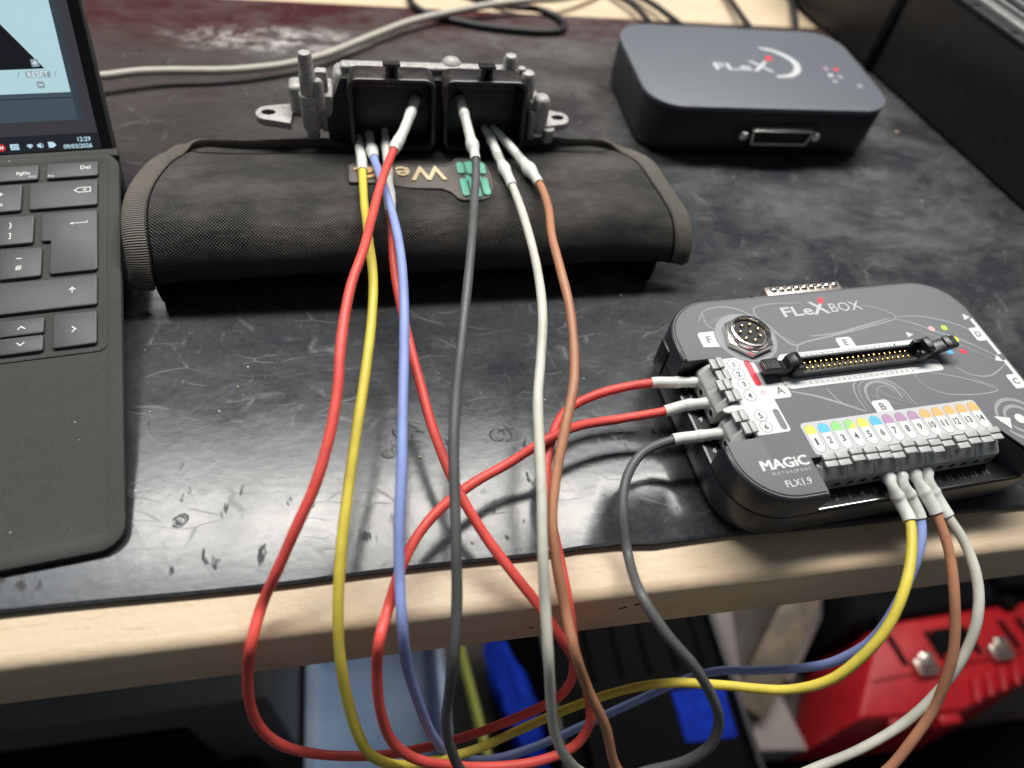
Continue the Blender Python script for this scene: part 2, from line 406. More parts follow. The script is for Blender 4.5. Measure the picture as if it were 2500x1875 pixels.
def catmull(pts, step=2.5):
    P = [Vector(p) for p in pts]; P = [P[0] * 2 - P[1]] + P + [P[-1] * 2 - P[-2]]
    out = []
    for i in range(1, len(P) - 2):
        p0, p1, p2, p3 = P[i - 1], P[i], P[i + 1], P[i + 2]
        t0 = 0.0; t1 = max(1e-3, (p1 - p0).length) ** .5; t2 = t1 + max(1e-3, (p2 - p1).length) ** .5; t3 = t2 + max(1e-3, (p3 - p2).length) ** .5
        k = max(1, int((p2 - p1).length / step))
        for j in range(k):
            t = t1 + (t2 - t1) * j / k
            a1 = p0 * ((t1 - t) / (t1 - t0)) + p1 * ((t - t0) / (t1 - t0)); a2 = p1 * ((t2 - t) / (t2 - t1)) + p2 * ((t - t1) / (t2 - t1)); a3 = p2 * ((t3 - t) / (t3 - t2)) + p3 * ((t - t2) / (t3 - t2))
            b1 = a1 * ((t2 - t) / (t2 - t0)) + a2 * ((t - t0) / (t2 - t0)); b2 = a2 * ((t3 - t) / (t3 - t1)) + a3 * ((t - t1) / (t3 - t1))
            out.append(b1 * ((t2 - t) / (t2 - t1)) + b2 * ((t - t1) / (t2 - t1)))
    out.append(P[-2]); return out
def tube(pts, rad, n=12, step=2.5, spline=True, sect=None, up=None):
    """round (or custom section) tube along a smooth path; rad is a number or f(distance, total). Returns verts, faces and uv (mm)"""
    P = catmull(pts, step) if spline else [Vector(p) for p in pts]
    tot = sum((P[i + 1] - P[i]).length for i in range(len(P) - 1))
    V, Fc, UV = [], [], []; d = 0.0; N = None
    for i, p in enumerate(P):
        t = (P[min(i + 1, len(P) - 1)] - P[max(i - 1, 0)]).normalized()
        if i: d += (P[i] - P[i - 1]).length
        if up is not None: N = (up - t * up.dot(t)).normalized()
        elif N is None:
            a = Vector((0, 0, 1)) if abs(t.z) < .9 else Vector((1, 0, 0)); N = (a - t * a.dot(t)).normalized()
        else: N = (N - t * N.dot(t)).normalized()
        B = t.cross(N); r = rad(d, tot) if callable(rad) else rad
        for k in range(n):
            if sect: sx, sy = sect[k]; q = p + B * sx + N * sy
            else:
                an = 2 * math.pi * k / n; q = p + (N * math.cos(an) + B * math.sin(an)) * r
            V.append(tuple(q)); UV.append((d, k * 1.0))
    for i in range(len(P) - 1):
        for k in range(n):
            j = (k + 1) % n; Fc.append((i * n + k, i * n + j, (i + 1) * n + j, (i + 1) * n + k))
    Fc.append(tuple(range(n - 1, -1, -1))); k0 = (len(P) - 1) * n; Fc.append(tuple(range(k0, k0 + n)))
    return (V, Fc), UV
def ribbon(pts, w, z):
    P = catmull([(a[0], a[1], z) for a in pts], 1.5); V, Fc = [], []
    for i, p in enumerate(P):
        t = (P[min(i + 1, len(P) - 1)] - P[max(i - 1, 0)]).normalized(); nrm = Vector((-t.y, t.x, 0)); e = w * .5 * (0.45 + .55 * math.sin(math.pi * min(1, max(0, (i + .5) / len(P)))))
        V += [tuple(p + nrm * e), tuple(p - nrm * e)]
    for i in range(len(P) - 1): Fc.append((2 * i, 2 * i + 1, 2 * i + 3, 2 * i + 2))
    return V, Fc

# ---- lettering: every string is converted once, in one batch
TEXTS = ['PgDn', 'F12', 'Ins', 'Del', '+', '=', '}', ']', '~', '#', '12:29', '09/03/2026', 'RESET', 'M', 'A', 'B', 'C', 'D', 'E', 'F', 'MAGiC', 'M O T O R S P O R T', 'FLX1.9', 'FLe', 'X', 'BOX', 'We', 'ra'] + [str(i) for i in range(1, 41)]
TM = {}
def make_texts():
    objs = []
    for s in TEXTS:
        for bold in (0.0, .018):
            cu = bpy.data.curves.new('lettering', 'FONT'); cu.body = s; cu.size = 1.0; cu.offset = bold; cu.resolution_u = 2; cu.extrude = 0.0
            o = bpy.data.objects.new('lettering', cu); COL.objects.link(o); objs.append((s, bold, o, cu))
    dg = bpy.context.evaluated_depsgraph_get(); dg.update()
    for s, bold, o, cu in objs:
        me = bpy.data.meshes.new_from_object(o.evaluated_get(dg))
        v = [tuple(p.co) for p in me.vertices]; f = [tuple(p.vertices) for p in me.polygons]
        x0, x1 = min(a[0] for a in v), max(a[0] for a in v); y0, y1 = min(a[1] for a in v), max(a[1] for a in v)
        TM[(s, bold)] = ([((a[0] - (x0 + x1) / 2), (a[1] - (y0 + y1) / 2)) for a in v], f, x1 - x0, y1 - y0)
        bpy.data.meshes.remove(me)
    for s, bold, o, cu in objs:
        bpy.data.objects.remove(o); bpy.data.curves.remove(cu)
make_texts()
def glyphs(s, h=None, w=None, at=(0, 0, 0), rot=0.0, bold=True, shear=0.0):
    v, f, W, H = TM[(s, .018 if bold else 0.0)]
    sy = (h / H) if h else w / W; sx = (w / W) if w else sy
    c, sn = math.cos(rot), math.sin(rot); out = []
    for x, y in v:
        x, y = x * sx + shear * y * sy, y * sy
        out.append((at[0] + x * c - y * sn, at[1] + x * sn + y * c, at[2]))
    return out, f

# ================================================================== the setting
tag(build('floor', box(-2500, 2500, -1500, 2200, -1010, -1000), 'concrete', smooth=0), 'grey concrete workshop floor far below the bench', 'floor')['kind'] = 'structure'
wb = thing('workbench', 'pale beech workbench top with rounded front edge', 'workbench', (100, 300, -1000))
def world_part(parent, name, vf, mat, **kw):
    """part given in world millimetres"""
    p = parent.location / S; m = Matrix.Rotation(-parent.rotation_euler.z, 4, 'Z') @ Matrix.Translation(-p)
    return build(name, xf(vf, m), mat, parent, **kw)
world_part(wb, 'table_top', box(-800, 950, 82.6, 760, -41, -3), 'beech_wood', bevel=5.0, seg=5)
world_part(wb, 'leg', box(-760, -690, 140, 210, -1000, -41.2), 'old_wood', bevel=3)
world_part(wb, 'leg', box(830, 900, 140, 210, -1000, -41.2), 'old_wood', bevel=3)
def dab(pts, z, dy): return [(x, dy, zz) for x, zz in pts]
# paint chips on the front face of the bench
for cx, cz, w, h in ((92.5, -13, 8.5, 2.6), (86.5, -15, 5, 1.6), (52, -25, 2.2, 2.4), (57, -29, 1.6, 1.2)):
    n = 11; P = []
    for i in range(n):
        a = 2 * math.pi * i / n; k = random.uniform(.45, 1.0); P.append((w * .5 * k * math.cos(a), h * .5 * k * math.sin(a)))
    vf = prism(P, 0, .25); m = Matrix.Translation((cx, 82.7, cz)) @ Matrix.Rotation(math.radians(90), 4, 'X') @ Matrix.Rotation(.35, 4, 'Z')
    world_part(wb, 'paint_chip', xf(vf, m), 'dull_black')

# the mat: front edge slightly wavy
def mat_mesh():
    n = 90; x0, x1 = -560, 760; V = []; Fc = []
    for i in range(n + 1):
        x = x0 + (x1 - x0) * i / n
        w = 100.9 + .5 * math.sin(x * .021) + .35 * math.sin(x * .057 + 1) + (1.2 * math.exp(-((x - 78) / 14) ** 2) - 1.0 * math.exp(-((x - 104) / 12) ** 2))
        lift = .9 * math.exp(-((x - 92) / 22) ** 2)
        V += [(x, w - .2, -2.95 + lift), (x, w - .5, -.7 + lift), (x, w + .5, 0 + lift * .6), (x, w + 30, 0), (x, 517.4 + (120 - x) * .016, 0), (x, 517.9 + (120 - x) * .016, -2.95)]
    for i in range(n):
        for k in range(5): Fc.append((i * 6 + k, i * 6 + k + 1, i * 6 + k + 7, i * 6 + k + 6))
        Fc.append((i * 6 + 5, i * 6, i * 6 + 6, i * 6 + 11))
    Fc.append((0, 5, 4, 3, 2, 1)); k = n * 6; Fc.append((k, k + 1, k + 2, k + 3, k + 4, k + 5))
    return V, Fc
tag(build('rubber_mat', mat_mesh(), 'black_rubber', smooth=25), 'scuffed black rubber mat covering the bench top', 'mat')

# ================================================================== laptop, left
K = Vector((-116.43, 283.99, 29.06)); kyaw, ktilt, stilt = .1239, .1473, math.radians(54)
ex = Vector((math.cos(kyaw), math.sin(kyaw), 0))
def basis(o, tilt):
    y = Vector((-math.sin(kyaw) * math.cos(tilt), math.cos(kyaw) * math.cos(tilt), math.sin(tilt))); z = ex.cross(y)
    m = Matrix.Identity(4)
    for i in range(3): m[i][0] = ex[i]; m[i][1] = y[i]; m[i][2] = z[i]; m[i][3] = o[i] * S
    return m, y
LAP = (-260, 330, 0)
lap = thing('laptop', 'black tablet computer with lit screen and grey suede keyboard cover', 'laptop', LAP)
off = Matrix.Translation(-Vector(LAP) * S)
MK, ky_ = basis(K, ktilt); MK = off @ MK
MS, _ = basis(K + ky_ * 20, stilt); MS = off @ MS
def at(m, x, y, z=0): return m @ Matrix.Translation((x * S, y * S, z * S))
deck_poly = rrect(-287, 8.7, -170.7, 17.4, 9, 7)
build('keyboard_deck', stack(deck_poly, [(-5.2, 2.0), (-4.2, .3), (-2.6, 0), (-1.2, .35), (-.65, 1.3), (-.6, 4.6), (-1.15, 5.6), (-1.2, 7.0)]), 'grey_suede', lap, mtx=MK)
# the border of the key well and the narrow top flap that folds up to the screen
build('deck_border', ring(0, 0, 0, 0, -1.3, -.75, poly0=rrect(-280, 1.9, -88.6, 13.2, 2.5, 5), poly1=rrect(-281.6, 3.4, -90, 14.8, 3.5, 5)), 'grey_suede', lap, mtx=MK, bevel=.2)
build('top_flap', box(-284, 8.4, 14.9, 20.2, -4.6, -.7), 'grey_suede', lap, mtx=MK, bevel=1.2)
KEYS = [('PgDn', -43.6, -23.3, 2.3, 11), ('Del', -20.1, .3, 2.3, 11), ('', -67, -46.8, 2.3, 11), ('', -90, -70, 2.3, 11),
        ('bksp', -26.2, .1, -15, 0), ('plus', -44.4, -29.2, -15, 0), ('', -62.4, -47.4, -15, 0), ('', -80.4, -65.4, -15, 0),
        ('enter', -21, .1, -50.6, -18), ('brk', -39.1, -24.0, -33.3, -18.2), ('', -57.2, -42.1, -33.3, -18.2), ('', -75, -60.2, -33.3, -18.2),
        ('hash', -35.6, -20.5, -51, -36), ('', -53.7, -38.6, -51, -36), ('', -71.8, -56.7, -51, -36),
        ('shift', -48, -.0, -68.2, -53.3), ('', -66, -51, -68.2, -53.3), ('', -84, -69, -68.2, -53.3),
        ('right', -15.5, -.1, -86.8, -71.2), ('up', -34, -18.7, -78.9, -71.5), ('down', -34, -18.7, -87.1, -79.7), ('', -52, -37, -86.8, -71.2), ('', -70, -55, -86.8, -71.2)]
ZL = 0.28
def poly_icon(p, h=.03): return prism(p, ZL - .02, ZL + h)
for kname, x0, x1, y0, y1 in KEYS:
    cx, cy = (x0 + x1) / 2, (y0 + y1) / 2; w, h = (x1 - x0) / 2, (y1 - y0) / 2
    if kname == 'enter':
        p = [(-w + .8, h), (-w, h - .8), (-w, h - 14.4), (-w + .6, h - 15), (-w + 3.5, h - 15), (-w + 3.5, -h + .8), (-w + 4.3, -h), (w - .8, -h), (w, -h + .8), (w, h - .8), (w - .8, h)]
    else: p = rrect(-w, w, -h, h, 1.0, 3)
    key = build('key', stack(p, [(-1.15, -.05), (-.2, 0), (.1, .12), (.25, .45)]), 'key_grey', lap, mtx=at(MK, cx, cy))
    L = None
    if kname == 'PgDn': L = join(glyphs('PgDn', w=5.2, at=(4.4, -.6, ZL)), glyphs('F12', w=2.6, at=(8.0, -2.6, ZL), bold=False))
    if kname == 'Del': L = join(glyphs('Del', w=4.0, at=(5.2, .9, ZL)), glyphs('Ins', w=2.4, at=(-8.3, -2.8, ZL), bold=False))
    if kname == 'plus': L = join(glyphs('+', w=1.9, at=(-.2, 2.4, ZL)), glyphs('=', w=1.9, at=(-.2, -3.6, ZL)))
    if kname == 'brk': L = join(glyphs('}', h=3.4, at=(-1.0, 2.6, ZL)), glyphs(']', h=3.2, at=(-1.0, -3.0, ZL)))
    if kname == 'hash': L = join(glyphs('~', w=2.2, at=(-.6, 2.4, ZL)), glyphs('#', h=2.6, at=(-.6, -2.4, ZL)))
    if kname == 'bksp':
        o_ = [(-3.4, 0), (-1.6, 1.55), (3.4, 1.55), (3.4, -1.55), (-1.6, -1.55)]; i_ = offset_poly(list(reversed(o_)), .45)
        L = xf(join(ring(0, 0, 0, 0, ZL, ZL + .03, poly0=list(reversed(o_)), poly1=i_), xf(poly_icon([(-.9, -.17), (.9, -.17), (.9, .17), (-.9, .17)]), Matrix.Translation((1.0, 0, 0)) @ Matrix.Rotation(.8, 4, 'Z')), xf(poly_icon([(-.9, -.17), (.9, -.17), (.9, .17), (-.9, .17)]), Matrix.Translation((1.0, 0, 0.01)) @ Matrix.Rotation(-.8, 4, 'Z'))), Matrix.Translation((7.2, 1.6, 0)))
    if kname == 'enter': L = xf(join(poly_icon([(-3.6, 0), (-2.4, .75), (-2.4, -.75)]), poly_icon([(-2.4, -.2), (3.2, -.2), (3.2, .2), (-2.4, .2)]), poly_icon([(2.8, .2), (3.2, .2), (3.2, 1.0), (2.8, 1.0)])), Matrix.Translation((3.6, 9.6, 0)))
    if kname == 'shift': L = xf(join(poly_icon([(-.22, -1.5), (.22, -1.5), (.22, .6), (-.22, .6)]), poly_icon([(-1.3, .1), (0, 1.5), (1.3, .1), (.9, -.2), (0, .75), (-.9, -.2)])), Matrix.Translation((15.0, 1.0, 0)))
    if kname in ('up', 'down', 'right'):
        ch = poly_icon([(-1.5, -.9), (-1.1, -1.2), (0, -.1), (1.1, -1.2), (1.5, -.9), (0, .65)])
        L = xf(ch, Matrix.Rotation({'up': 0, 'down': math.pi, 'right': -math.pi / 2}[kname], 4, 'Z'))
    if L: build('legend', L, 'legend_white', key, smooth=0)
# tablet
build('tablet_body', stack(rrect(-285, 7.2, -36, 168, 3, 4), [(-8.6, 2.6), (-7.2, .6), (-3.5, 0), (-.6, 0), (0, .4)]), 'tablet_metal', lap, mtx=MS)
build('kickstand', box(-250, -30, -30, -27, -70, -9), 'tablet_metal', lap, mtx=MS, bevel=.8)
bez = build('bezel', sheet(rrect(-284, 6.2, -35, 166.8, 2.5, 4), .10), 'bezel_glass', lap, mtx=MS)
disp = build('display', sheet(rrect(-278, 1.6, -.5, 160, .4, 2), .16), 'screen_dim', lap, mtx=MS)
def scr(name, p, z, mat): return build(name, sheet(p, z) if not isinstance(p, tuple) else p, mat, disp, smooth=0)
R = lambda a, b, c, d, r=.3: rrect(a, b, c, d, r, 3)
scr('taskbar', R(-277.8, 1.5, -.4, 6.3), .20, 'screen_task')
scr('window', R(-277.8, -2.5, 12.0, 159.5), .20, 'screen_slate')
scr('window_edge', R(-5.0, -2.5, 12.1, 159.4), .24, 'screen_slate_edge')
scr('separator', R(-120, -5.6, 21.2, 21.5, .1), .24, 'screen_black')
scr('view_area', R(-150, -5.3, 23.5, 159.0), .24, 'screen_blue')
scr('wedge', [(-150, 32.4), (-13.2, 33.3), (-13.6, 34.0), (-26.0, 51.6), (-90, 142), (-150, 142)], .28, 'screen_black')
b = scr('reset_button', R(-21, -11.4, 29.7, 32.4, .6), .28, 'screen_button'); scr('lettering', glyphs('RESET', w=8.0, at=(-16.2, 31.05, .33)), 0, 'screen_white')
scr('minus_button', R(-17.7, -14.7, 25.4, 28.2, .5), .28, 'screen_button'); scr('minus_sign', R(-17.1, -15.3, 26.6, 27.0, .1), .32, 'screen_white')
scr('plus_button', R(-17.8, -14.8, 34.1, 37.1, .4), .32, 'screen_button'); scr('plus_sign', join(sheet(R(-17.2, -15.4, 35.4, 35.8, .1), .36), sheet(R(-16.5, -16.1, 34.7, 36.5, .1), .37)), 0, 'screen_white')
for sx in (-23.4, -9.2):
    scr('rotate_arrow', ribbon([(sx - .7, 29.9), (sx - .3, 31.2), (sx + .5, 32.3)], .35, .29), 0, 'screen_button')
scr('side_button', R(-39.5, -36.2, 17.0, 20.0, .4), .26, 'screen_blue')
scr('clock', glyphs('12:29', w=5.3, at=(-4.5, 3.75, .24), bold=True), 0, 'screen_text'); scr('date', glyphs('09/03/2026', w=11.6, at=(-7.6, .95, .24), bold=True), 0, 'screen_text')
scr('keyboard_icon', R(-34.2, -30.7, .8, 3.2, .4), .24, 'screen_text')
scr('keyboard_icon_keys', join(*[sheet(R(-33.6 + .62 * i, -33.2 + .62 * i, 2.2 - .8 * j, 2.55 - .8 * j, .05), .27) for i in range(5) for j in range(2)]), 0, 'screen_task')
for rr in (.5, 1.1, 1.7): scr('wifi_icon', ribbon([(-26.5 + rr * math.cos(a), .9 + rr * math.sin(a)) for a in (.75, 1.2, 1.57, 1.95, 2.4)], .55, .24), 0, 'screen_text')
scr('speaker_icon', [(-23.6, 1.4), (-22.9, 1.4), (-22.1, .7), (-22.1, 3.3), (-22.9, 2.6), (-23.6, 2.6)], .24, 'screen_text'); scr('speaker_wave', ribbon([(-21.7, 1.1), (-21.3, 2.0), (-21.7, 2.9)], .35, .24), 0, 'screen_text')
scr('battery_icon', [(-19.2, .9), (-17.4, .9), (-16.6, 1.4), (-16.1, 2.0), (-16.6, 2.7), (-17.4, 3.3), (-19.2, 3.3)], .24, 'screen_text')
m_ = scr('red_badge', disc(-37.6, 2.0, 1.6, .24), 0, 'screen_red'); scr('lettering', glyphs('M', w=1.4, at=(-37.6, 2.0, .28)), 0, 'screen_white')

# ================================================================== tool pouch
PO = (25, 278, 0); PYAW = .022
pouch = thing('tool_pouch', 'dusty black canvas tool roll lying under the twin connectors', 'pouch', PO, PYAW)
XL, XR = -126.0, 125.5
PROF = [(37, 25.0), (34.5, 27.6), (28, 29.6), (20, 31.6), (10, 34.0), (0, 35.6), (-12, 36.6), (-21, 36.6), (-29, 35.6), (-34.5, 32.6), (-38.5, 27.6), (-41.2, 22.2), (-42.4, 17.0), (-42.0, 14.4)]
prof = catmull([(0, a, b) for a, b in PROF], 1.6)
vlen = [0.0]
for i in range(1, len(prof)): vlen.append(vlen[-1] + (prof[i] - prof[i - 1]).length)
def end_inset(v, r): return r - math.sqrt(max(0, r * r - (r - v) ** 2)) if v < r else 0.0
def edge_x(i, side):
    v = vlen[i]; fr = v / vlen[-1]
    if side < 0: return XL + 8.0 * (1 - fr) ** 1.6 + end_inset(v, 26) + 1.6 * math.sin(fr * 9)
    return XR - 6.0 * (1 - fr) ** 1.5 - end_inset(v, 34) + 1.4 * math.sin(fr * 8 + 1)
def surf(i, x):
    p = prof[i]; sag = 1.1 * math.sin(x * .045 + .8) * math.sin(vlen[i] * .05) + .5 * math.sin(x * .11 + vlen[i] * .07)
    e = max(0, abs(x - 1.5) - 100) / 24; drop = (3.0 if x < 0 else 5.0) * e * e * min(1, p.z / 20)
    return Vector((x, p.y, max(3.0, p.z + sag * .8 - drop)))
NX = 70
V, Fc, UV = [], [], []
for i in range(len(prof)):
    a, b = edge_x(i, -1), edge_x(i, 1)
    for j in range(NX + 1):
        x = a + (b - a) * j / NX; q = surf(i, x); V.append(tuple(q)); UV.append((x, vlen[i]))
nr = len(prof); top_n = len(V)
for i in range(nr - 1):
    for j in range(NX): Fc.append((i * (NX + 1) + j, i * (NX + 1) + j + 1, (i + 1) * (NX + 1) + j + 1, (i + 1) * (NX + 1) + j))
fl = build('flap', (V, Fc), 'dusty_black_canvas', pouch, uv=UV, smooth=60)
sm = fl.modifiers.new('thick', 'SOLIDIFY'); sm.thickness = 2.0 * S; sm.offset = -1
# inner roll of pockets, its black front step stands for the cast shadow
ip = [(26, 1.0), (28, 8), (27, 18), (20, 23), (0, 26), (-18, 27), (-28, 24.5), (-35, 18), (-37, 10), (-33, 1.0)]
ipc = [(p.y, p.z) for p in catmull([(0, a, b) for a, b in ip] + [(0, 26, 1.0)], 4)][:-1]
lv = []
vfi = stack(list(reversed(ipc)), [(XL + 10, 6), (XL + 12, 2), (XL + 17, 0), (XR - 30, 0), (XR - 19, 2.5), (XR - 15, 7)])
build('inner_roll', ([(z, x, y) for x, y, z in vfi[0]], vfi[1]), 'dull_black', pouch, smooth=50)
# binding tape round the flap
path = [surf(i, edge_x(i, -1) + 4.0) for i in range(nr - 1, 4, -2)]
path += [surf(i, edge_x(i, -1) + 3.6) + Vector((0, 0, .3)) for i in (4, 3, 2, 1)]
for k in range(1, 24):
    x = edge_x(0, -1) + (edge_x(0, 1) - edge_x(0, -1)) * k / 24; path.append(surf(2, x) + Vector((0, .2, .3)))
path += [surf(i, edge_x(i, 1) - 3.2) + Vector((0, 0, .3)) for i in (1, 2, 3, 4)]
path += [surf(i, edge_x(i, 1) - 3.2) for i in range(5, nr, 2)]
sect = [(4.9 * math.cos(2 * math.pi * k / 12), 1.75 * math.sin(2 * math.pi * k / 12)) for k in range(12)]
def tape(path):
    P = catmull(path, 1.6); V, Fc, UV = [], [], []; d = 0
    for i, p in enumerate(P):
        t = (P[min(i + 1, len(P) - 1)] - P[max(i - 1, 0)]).normalized()
        if i: d += (P[i] - P[i - 1]).length
        # surface normal of the rolled flap at this height
        nn = Vector((0, min(1, max(-1, (p.y + 4) / 41)) ** 3, .05 + max(0, 1 - abs((p.y + 4) / 41) ** 3))) if p.y > -43 else Vector((0, -1, .1))
        nn = (nn - t * nn.dot(t)).normalized(); B = t.cross(nn)
        rib = 1.0
        for k in range(12):
            V.append(tuple(p + B * sect[k][0] + nn * sect[k][1] * rib)); UV.append((d, k))
    for i in range(len(P) - 1):
        for k in range(12):
            j = (k + 1) % 12; Fc.append((i * 12 + k, i * 12 + j, (i + 1) * 12 + j, (i + 1) * 12 + k))
    Fc.append(tuple(range(11, -1, -1))); k0 = (len(P) - 1) * 12; Fc.append(tuple(range(k0, k0 + 12)))
    return (V, Fc), UV
vf, uv = tape(path)
build('binding_tape', vf, 'ribbed_webbing', pouch, uv=uv, smooth=60)
# stitched seam just inside the tape
seam = [surf(i, edge_x(i, -1) + 9.6) + Vector((0, -.15, .15)) for i in range(nr - 1, 5, -2)] + [surf(7, edge_x(4, -1) + (edge_x(4, 1) - edge_x(4, -1)) * k / 24) + Vector((0, -.6, .2)) for k in range(1, 24)] + [surf(i, edge_x(i, 1) - 8.6) + Vector((0, -.15, .15)) for i in range(6, nr, 2)]
vf, uv = tube(seam, .35, 6, 2.0)
build('seam', vf, 'dull_black', pouch)
# loose corner of the under layer, back left
vf, uv = tube([(-117, 18, 24), (-115, 28, 26), (-111, 35, 26), (-100, 38.5, 24), (-70, 38, 21), (-30, 38, 20)], 2.2, 8, 3)
build('under_binding', vf, 'ribbed_webbing', pouch, uv=uv, smooth=60)
# raised rubber badge, reads upside down from the front
def pl(x, y): # world -> pouch local
    d = Vector((x - PO[0], y - PO[1])); c, s = math.cos(-PYAW), math.sin(-PYAW); return (d.x * c - d.y * s, d.x * s + d.y * c)
bw = [(-7.4, 275.2), (-6.6, 274.2), (6, 273.2), (17, 270.2), (20, 269.6), (34, 269.0), (38, 266.5), (40.5, 262), (43, 260.4), (52, 260.6), (55.5, 262.6), (58, 270), (58.4, 280), (57, 288), (54, 292.6), (43, 293.2), (40.5, 290), (37, 287.8), (33, 287.4), (-5.5, 288.4), (-7.2, 287.2)]
bw = [pl(a[0], a[1] - 5) for a in bw]; BZ = 37.0
bad = build('badge', stack(bw, [(BZ - 3.4, 0), (BZ - .1, 0), (BZ + .15, .25), (BZ + .15, .9), (BZ - .25, 1.1)]), 'patch_rubber', pouch, smooth=30)
bad.matrix_local = Matrix(((1, 0, 0, 0), (0, 1, 0, 0), (0, -.078, 1, 0), (0, 0, 0, 1)))
def bpart(name, vf, mat): return build(name, vf, mat, bad, smooth=30)
def ext(vf, h):
    """give flat lettering some body"""
    v, f = vf; n = len(v); V = list(v) + [(a[0], a[1], a[2] + h) for a in v]
    edges = {}
    for q in f:
        for i in range(len(q)): e = (q[i], q[(i + 1) % len(q)]); edges[e] = edges.get(e, 0) + 1
    Fc = [tuple(i + n for i in q) for q in f]
    for (a, b) in list(edges):
        if (b, a) not in edges: Fc.append((a, b, b + n, a + n))
    return V, Fc
x_, y_ = pl(25.5, 275.6); bpart('lettering', ext(glyphs('We', w=23.5, h=11.0, at=(x_, y_, BZ - .3), rot=math.pi + PYAW * 0), .75), 'patch_cream')
x_, y_ = pl(3.6, 276.2); bpart('lettering', ext(glyphs('ra', w=17.0, h=8.6, at=(x_, y_, BZ - .3), rot=math.pi), .75), 'patch_orange')
for cx, cy, w, h in ((44.4, 284.6, 3.6, 9), (49.4, 284.8, 5.4, 10.2), (54.6, 284.2, 3.4, 9), (44.6, 269.5, 3.4, 13.5), (49.4, 269.2, 4.6, 15), (54.4, 270, 3.6, 13.5)):
    x_, y_ = pl(cx, cy - 5)
    bpart('emblem_piece', prism(rrect(x_ - w / 2, x_ + w / 2, y_ - h / 2, y_ + h / 2, 1.5, 4), BZ - .35, BZ + .75, .4), 'patch_green')
for cx, cy in ((47.1, 276.6), (52.2, 276.6)):
    x_, y_ = pl(cx, cy - 5); bpart('emblem_piece', prism(rrect(x_ - 1.1, x_ + 1.1, y_ - 2.4, y_ + 2.4, 1, 3), BZ - .35, BZ + .5, .3), 'patch_green')

# ================================================================== engine control unit
EC = (36, 330, 0); ES = .97; EL = (34.92, 320.1, 7.2)      # drawn round EC, built at scale ES, standing at EL
ecu = thing('engine_control_unit', 'cast aluminium control unit with two black connectors behind the pouch', 'control unit', EL)
ecu.scale = (ES, ES, ES)
def ep(name, vf, mat, parent=None, **kw):
    v = [(a[0] - EC[0], a[1] - EC[1], a[2]) for a in vf[0]]
    return build(name, (v, vf[1]), mat, parent or ecu, **kw)
ep('housing', box(-13, 80, 327.5, 342, -7.2, 56.5), 'cast_aluminium', bevel=4.5, seg=3)
ep('rim', box(-9, 78, 329.6, 336, 55.5, 59.4), 'cast_aluminium', bevel=1.4, seg=3)
m = Matrix.Translation((45, 336, 57.6)); ep('dome', xf(lathe([(5.2, 0), (4.9, 1.6), (3.8, 3.0), (2.0, 3.9), (.4, 4.2)], 20), m), 'cast_aluminium')
LEAN = math.radians(9.5)
def conn_matrix(cx): # local x right, y up the mouth, z out of the mouth
    m = Matrix.Identity(4); up = Vector((0, math.sin(LEAN), math.cos(LEAN))); out = Vector((0, -math.cos(LEAN), math.sin(LEAN)))
    c = Vector((cx, 309, 46.2))
    for i in range(3): m[i][0] = (1, 0, 0)[i]; m[i][1] = up[i]; m[i][2] = out[i]; m[i][3] = c[i]
    return m
for ci, cx in enumerate((14.6, 59.3)):
    cm = conn_matrix(cx); w, h = 20.6, 17.6
    outer = rrect(-w, w, -h, h, 5.2, 6); V, Fc = [], []; n = len(outer)
    lev = [(outer, -16), (outer, -.7), (offset_poly(outer, .5), 0), (offset_poly(outer, 2.0), 0), (offset_poly(outer, 2.4), -.8), (offset_poly(outer, 2.6), -2.0)]
    for p, z in lev: V += [(a[0], a[1], z) for a in p]
    for l in range(len(lev) - 1):
        for i in range(n): j = (i + 1) % n; Fc.append((l * n + i, l * n + j, (l + 1) * n + j, (l + 1) * n + i))
    Fc.append(tuple(range(n - 1, -1, -1)))
    con = ep('connector', xf((V, Fc), cm), 'black_plastic_brown_sheen', smooth=40)
    V, Fc = [], []
    for p, z in ((offset_poly(outer, 2.5), -1.6), (offset_poly(outer, 3.0), -14.5)): V += [(a[0], a[1], z) for a in p]
    for i in range(n): j = (i + 1) % n; Fc.append((i, j, n + j, n + i))
    Fc.append(tuple(range(n, 2 * n)))
    v = xf((V, Fc), cm); build('socket_cavity', ([(a[0] - EC[0], a[1] - EC[1], a[2]) for a in v[0]], v[1]), 'cavity_black', con, smooth=40)
    pins = []
    for r in range(6):
        for c in range(12):
            if r == 5 and c % 2: continue
            px, py = -14.8 + c * 2.7, 10.4 - r * 3.0; s = .42 if r else .8
            pins.append(box(px - s, px + s, py - s * .6, py + s * .6, -14.4, -10.6))
    v = xf(join(*pins), cm); build('pin_array', ([(a[0] - EC[0], a[1] - EC[1], a[2]) for a in v[0]], v[1]), 'pin_dark', con, smooth=0)
    k = [xf(box(-2.7, -1.2, h - .1, h + 5.0, -6, -1.2), cm), xf(box(1.2, 2.7, h - .1, h + 5.0, -6, -1.2), cm), xf(box(-1.3, 1.3, h - .1, h + 4.8, -6, -4.6), cm), xf(box(-4.0, 4.0, h + 5.0, h + 6.2, -6.4, -1), cm)]
    ep('latch_key', join(*k), 'black_plastic_brown_sheen', con if False else None, bevel=.25)
    ep('lower_key', xf(box(-4.5, 4.5, -h - 3.0, -h + .2, -9, -2), cm), 'black_plastic', bevel=.5)
